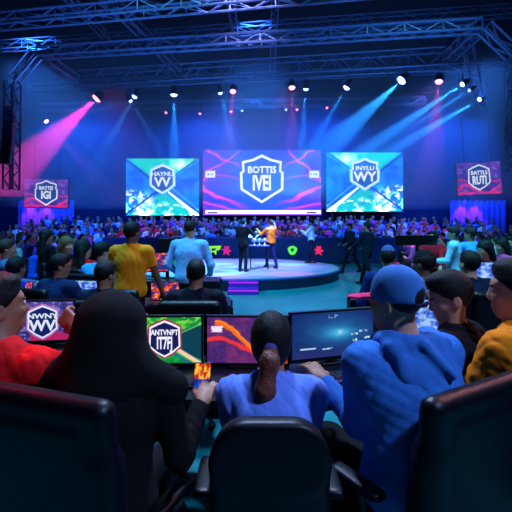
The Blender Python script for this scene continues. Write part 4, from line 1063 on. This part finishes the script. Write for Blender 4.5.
# ------------------------------------------------------------ lights
def spot(loc, tgt, col, e, deg, blend=.4, rad=.06, name='spot_lamp'):
    l = bpy.data.lights.new(name, 'SPOT'); l.energy = e*(1 if name == 'spot_lamp' else 6); l.color = col; l.spot_size = R(deg); l.spot_blend = blend; l.shadow_soft_size = rad
    o = bpy.data.objects.new(name, l); COL.objects.link(o); o.location = loc
    o.rotation_euler = (Vector(tgt)-Vector(loc)).to_track_quat('-Z', 'Y').to_euler()
    return o
CY = (.02, .30, 1.0); BL = (.03, .16, 1.0); MG = (1.0, .03, .38); PU = (.45, .05, 1.0); WB = (.45, .62, 1.0)
def fixture(px, py, d, tgt, col, e, deg, label, lens=8, r=.10, hang=.22, grp='beam lights on the stage trusses'):
    p = at(px, py, d); t = Vector(tgt); dr_ = (t-p).normalized()
    f = empty('stage_light', p, 0, label, 'stage light', grp)
    q = dr_.to_track_quat('-Z', 'Y').to_matrix()
    MB().lathe([(0, .26), (r*.6, .25), (r*.95, .16), (r*1.05, .0), (r*1.08, -.02), (r*.9, -.02)], n=16, rot=q).build('head', black, f, True)
    ec = tuple(.55*c+.45 for c in col)
    MB().lathe([(r*.9, .0), (r*.86, -.03), (r*.65, -.062), (r*.35, -.08), (0, -.085)], n=16, rot=q).build('lens', emat('lens_%d_%d_%g' % (ec[0]*255, ec[1]*255, lens), ec, lens), f)
    yk = MB()
    for s_ in (-1, 1): yk.tube((s_*r*1.2, 0, 0), (s_*r*1.2, 0, r*1.6), .015)
    yk.tube((-r*1.2, 0, r*1.6), (r*1.2, 0, r*1.6), .015)
    yk.build('yoke', steel, f)
    MB().tube((0, 0, r*1.6), (0, 0, r*1.6+hang), .02).build('clamp', steel, f)
    if e: spot(p+dr_*.13, t, col, e, deg, .5, .04)
    return f
G = (0, 0, 0)
K = 11.0
fixture(97, 98, 14.2, (-8.8, 13.2, 2.0), MG, 2000*K, 25, 'brightest magenta light under the deep truss at the left', 16, .16)
fixture(135, 96, 14.0, (-6.0, 13.2, 1.5), CY, 500*K, 12, 'cyan light right of the bright magenta one on the deep truss', 8)
fixture(130, 100, 14.4, (-1.2, 15.5, .5), CY, 400*K, 10, 'smaller cyan light just left and below its cyan neighbour', 8, .07)
fixture(174, 94, 13.9, (-2.7, 14.4, .5), CY, 1200*K, 15, 'bright cyan light pointing straight down above the left green screen', 14, .12)
fixture(220, 92, 13.6, (.2, 15.0, .3), CY, 700*K, 12, 'cyan light left of the magenta one above the centre screen', 9, .08)
fixture(233, 91, 13.6, (-.9, 11.5, 1.5), MG, 1500, 16, 'magenta light beside the cyan one above the left of the centre screen', 5, .11)
fixture(292, 87, 13.2, (1.0, 12.0, 1.5), MG, 1500, 16, 'magenta light above the right of the centre screen', 6, .11)
fixture(306, 88, 13.2, (1.2, 14.5, .3), CY, 700*K, 13, 'cyan light right of the magenta one above the centre screen', 9, .09)
fixture(347, 87, 13.0, (-.5, 13.5, .3), CY, 1100*K, 11, 'pale cyan light between centre screen and right green screen', 12, .11)
fixture(402, 80, 12.8, (-1.5, 12.0, .6), CY, 2600*K, 18, 'largest white-cyan light above the right green screen', 22, .15)
fixture(439, 81, 12.6, (4.6, 11.5, 2.0), MG, 2500, 20, 'magenta light at the right end of the deep truss', 6, .12)
fixture(463, 84, 13.6, (-1.4, 13.0, .8), CY, 7000*K, 8, 'beam light on the right side truss throwing the upper narrow ray', 14, .09)
fixture(480, 99, 15.6, (-1.2, 14.6, .8), CY, 7000*K, 8, 'beam light on the right side truss throwing the lower narrow ray', 14, .09)
fixture(470, 90, 14.6, (-1.4, 13.8, .8), CY, 2600*K, 7, 'dim beam light between the two bright ones on the side truss', 3, .07)
fixture(46, 121, 18.8, (-4.2, 17.5, 1.0), PU, 3000, 14, 'violet-white light at the left end of the rear truss', 12, .11)
for px, py, c, w in ((166, 112, MG, 'magenta'), (200, 113, MG, 'magenta'), (231, 111, MG, 'magenta'), (242, 110, CY, 'cyan'), (286, 109, CY, 'cyan'), (297, 109, MG, 'magenta'), (327, 107, MG, 'magenta')):
    pos = {166: 'leftmost of the small ones above the left green screen', 200: 'above the left edge of the centre screen', 231: 'left of a small cyan one', 242: 'right of a small magenta one, above the crest', 286: 'just left of a magenta twin', 297: 'just right of a cyan twin', 327: 'left of the right green screen'}[px]
    fixture(px, py, 18.6, (at(px, py, 18.6).x, 17.0, 0), c, 0, 10, 'small %s light, rear truss, %s' % (w, pos), 4, .06, .12)

# unseen wash lamps without fixtures, added to light people, stage, crowd, trusses and walls
def wash(loc, tgt, col, e, deg=95, rad=.35): return spot(loc, tgt, col, e, deg, .8, rad, 'added_wash_lamp')
wash((0, 7.2, 9.5), (-.7, 13.9, .3), (.34, .38, 1.0), 4000, 32)
wash((-3.5, 5.2, 9.3), (-1, 8.5, 0), (.08, .60, .95), 950, 80)
wash((4.5, 5.2, 9.3), (3, 9.5, 0), (.08, .60, .95), 950, 80)
wash((0, 5.6, 7.2), (.2, 2.0, .9), (.42, .60, 1.0), 520, 60)
wash((5, -2, 8.5), (1.0, 2.0, 1), (.34, .52, 1.0), 560, 60)
wash((-3.6, 3.6, 6.0), (-1.12, 1.85, 1.2), (1.0, .03, .10), 330, 9)
wash((4.5, 4.6, 3.8), (1.25, 2.1, 1.45), (1.0, .40, .45), 75, 10)  # added pink fill for the faces at the right edge
for x in (-8, 0, 8): wash((x, 13.5, 9.0), (x, 22.5, 1.5), (.04, .22, 1.0), 1700, 58)
for x in (-6, 1, 7): wash((x, 16.5, 8.6), (x+.8, 22.2, 1.5), (1.0, .12, .6), 170, 32)
for x in (-9, 9): wash((x*1.35, 11.5, 8.6), (x*1.1, 13.5, 1), (.16, .26, 1.0), 700, 60)
for x in (-10, -3, 4, 11): wash((x, 22, 9.2), (x, 27, 4.5), (.01, .10, 1.0), 1700, 100)
for x in (-3.5, 3.5): wash((x, 7.5, 3.4), (x*.8, 12.5, 7.5), (.05, .25, 1.0), 420, 110)  # added low lamps aimed up to brighten the front trusses
for x in (-13.4, -12.5, 12.2, 13.0): spot((x, 25.2, 3.3), (x, 25.7, .4), PU, 240, 60, .6, .05)
# haze
hz = MB().box((0, 18.9, 4.9), (13.5, 7.0, 2.35)).build('haze', MATS.setdefault('haze', bpy.data.materials.new('haze')))
hm_ = MATS['haze']; hm_.use_nodes = True; nt = hm_.node_tree; nt.nodes.clear()
vo = nt.nodes.new('ShaderNodeVolumePrincipled'); vo.inputs['Density'].default_value = .028; vo.inputs['Color'].default_value = (.9, .93, 1, 1); vo.inputs['Anisotropy'].default_value = .0
out = nt.nodes.new('ShaderNodeOutputMaterial'); nt.links.new(vo.outputs[0], out.inputs['Volume'])
tag(hz, 'thin blue-lit smoke haze hanging in the air above stage and crowd', 'haze', kind='stuff')

# ------------------------------------------------------------ camera
w_ = bpy.data.worlds.new('World'); SC.world = w_; w_.use_nodes = True
w_.node_tree.nodes['Background'].inputs[0].default_value = (.01, .02, .08, 1)
cd = bpy.data.cameras.new('Camera'); cd.sensor_width = 36; cd.lens = F/512*36; cd.shift_y = -30/512; cd.clip_end = 200
cam = bpy.data.objects.new('Camera', cd); COL.objects.link(cam); cam.location = (0, 0, CAMZ); cam.rotation_euler = (R(90), 0, 0)
SC.camera = cam
vs = SC.view_settings; vs.view_transform = 'Standard'; vs.look = 'None'; vs.exposure = 0; vs.gamma = 1; vs.use_curve_mapping = False
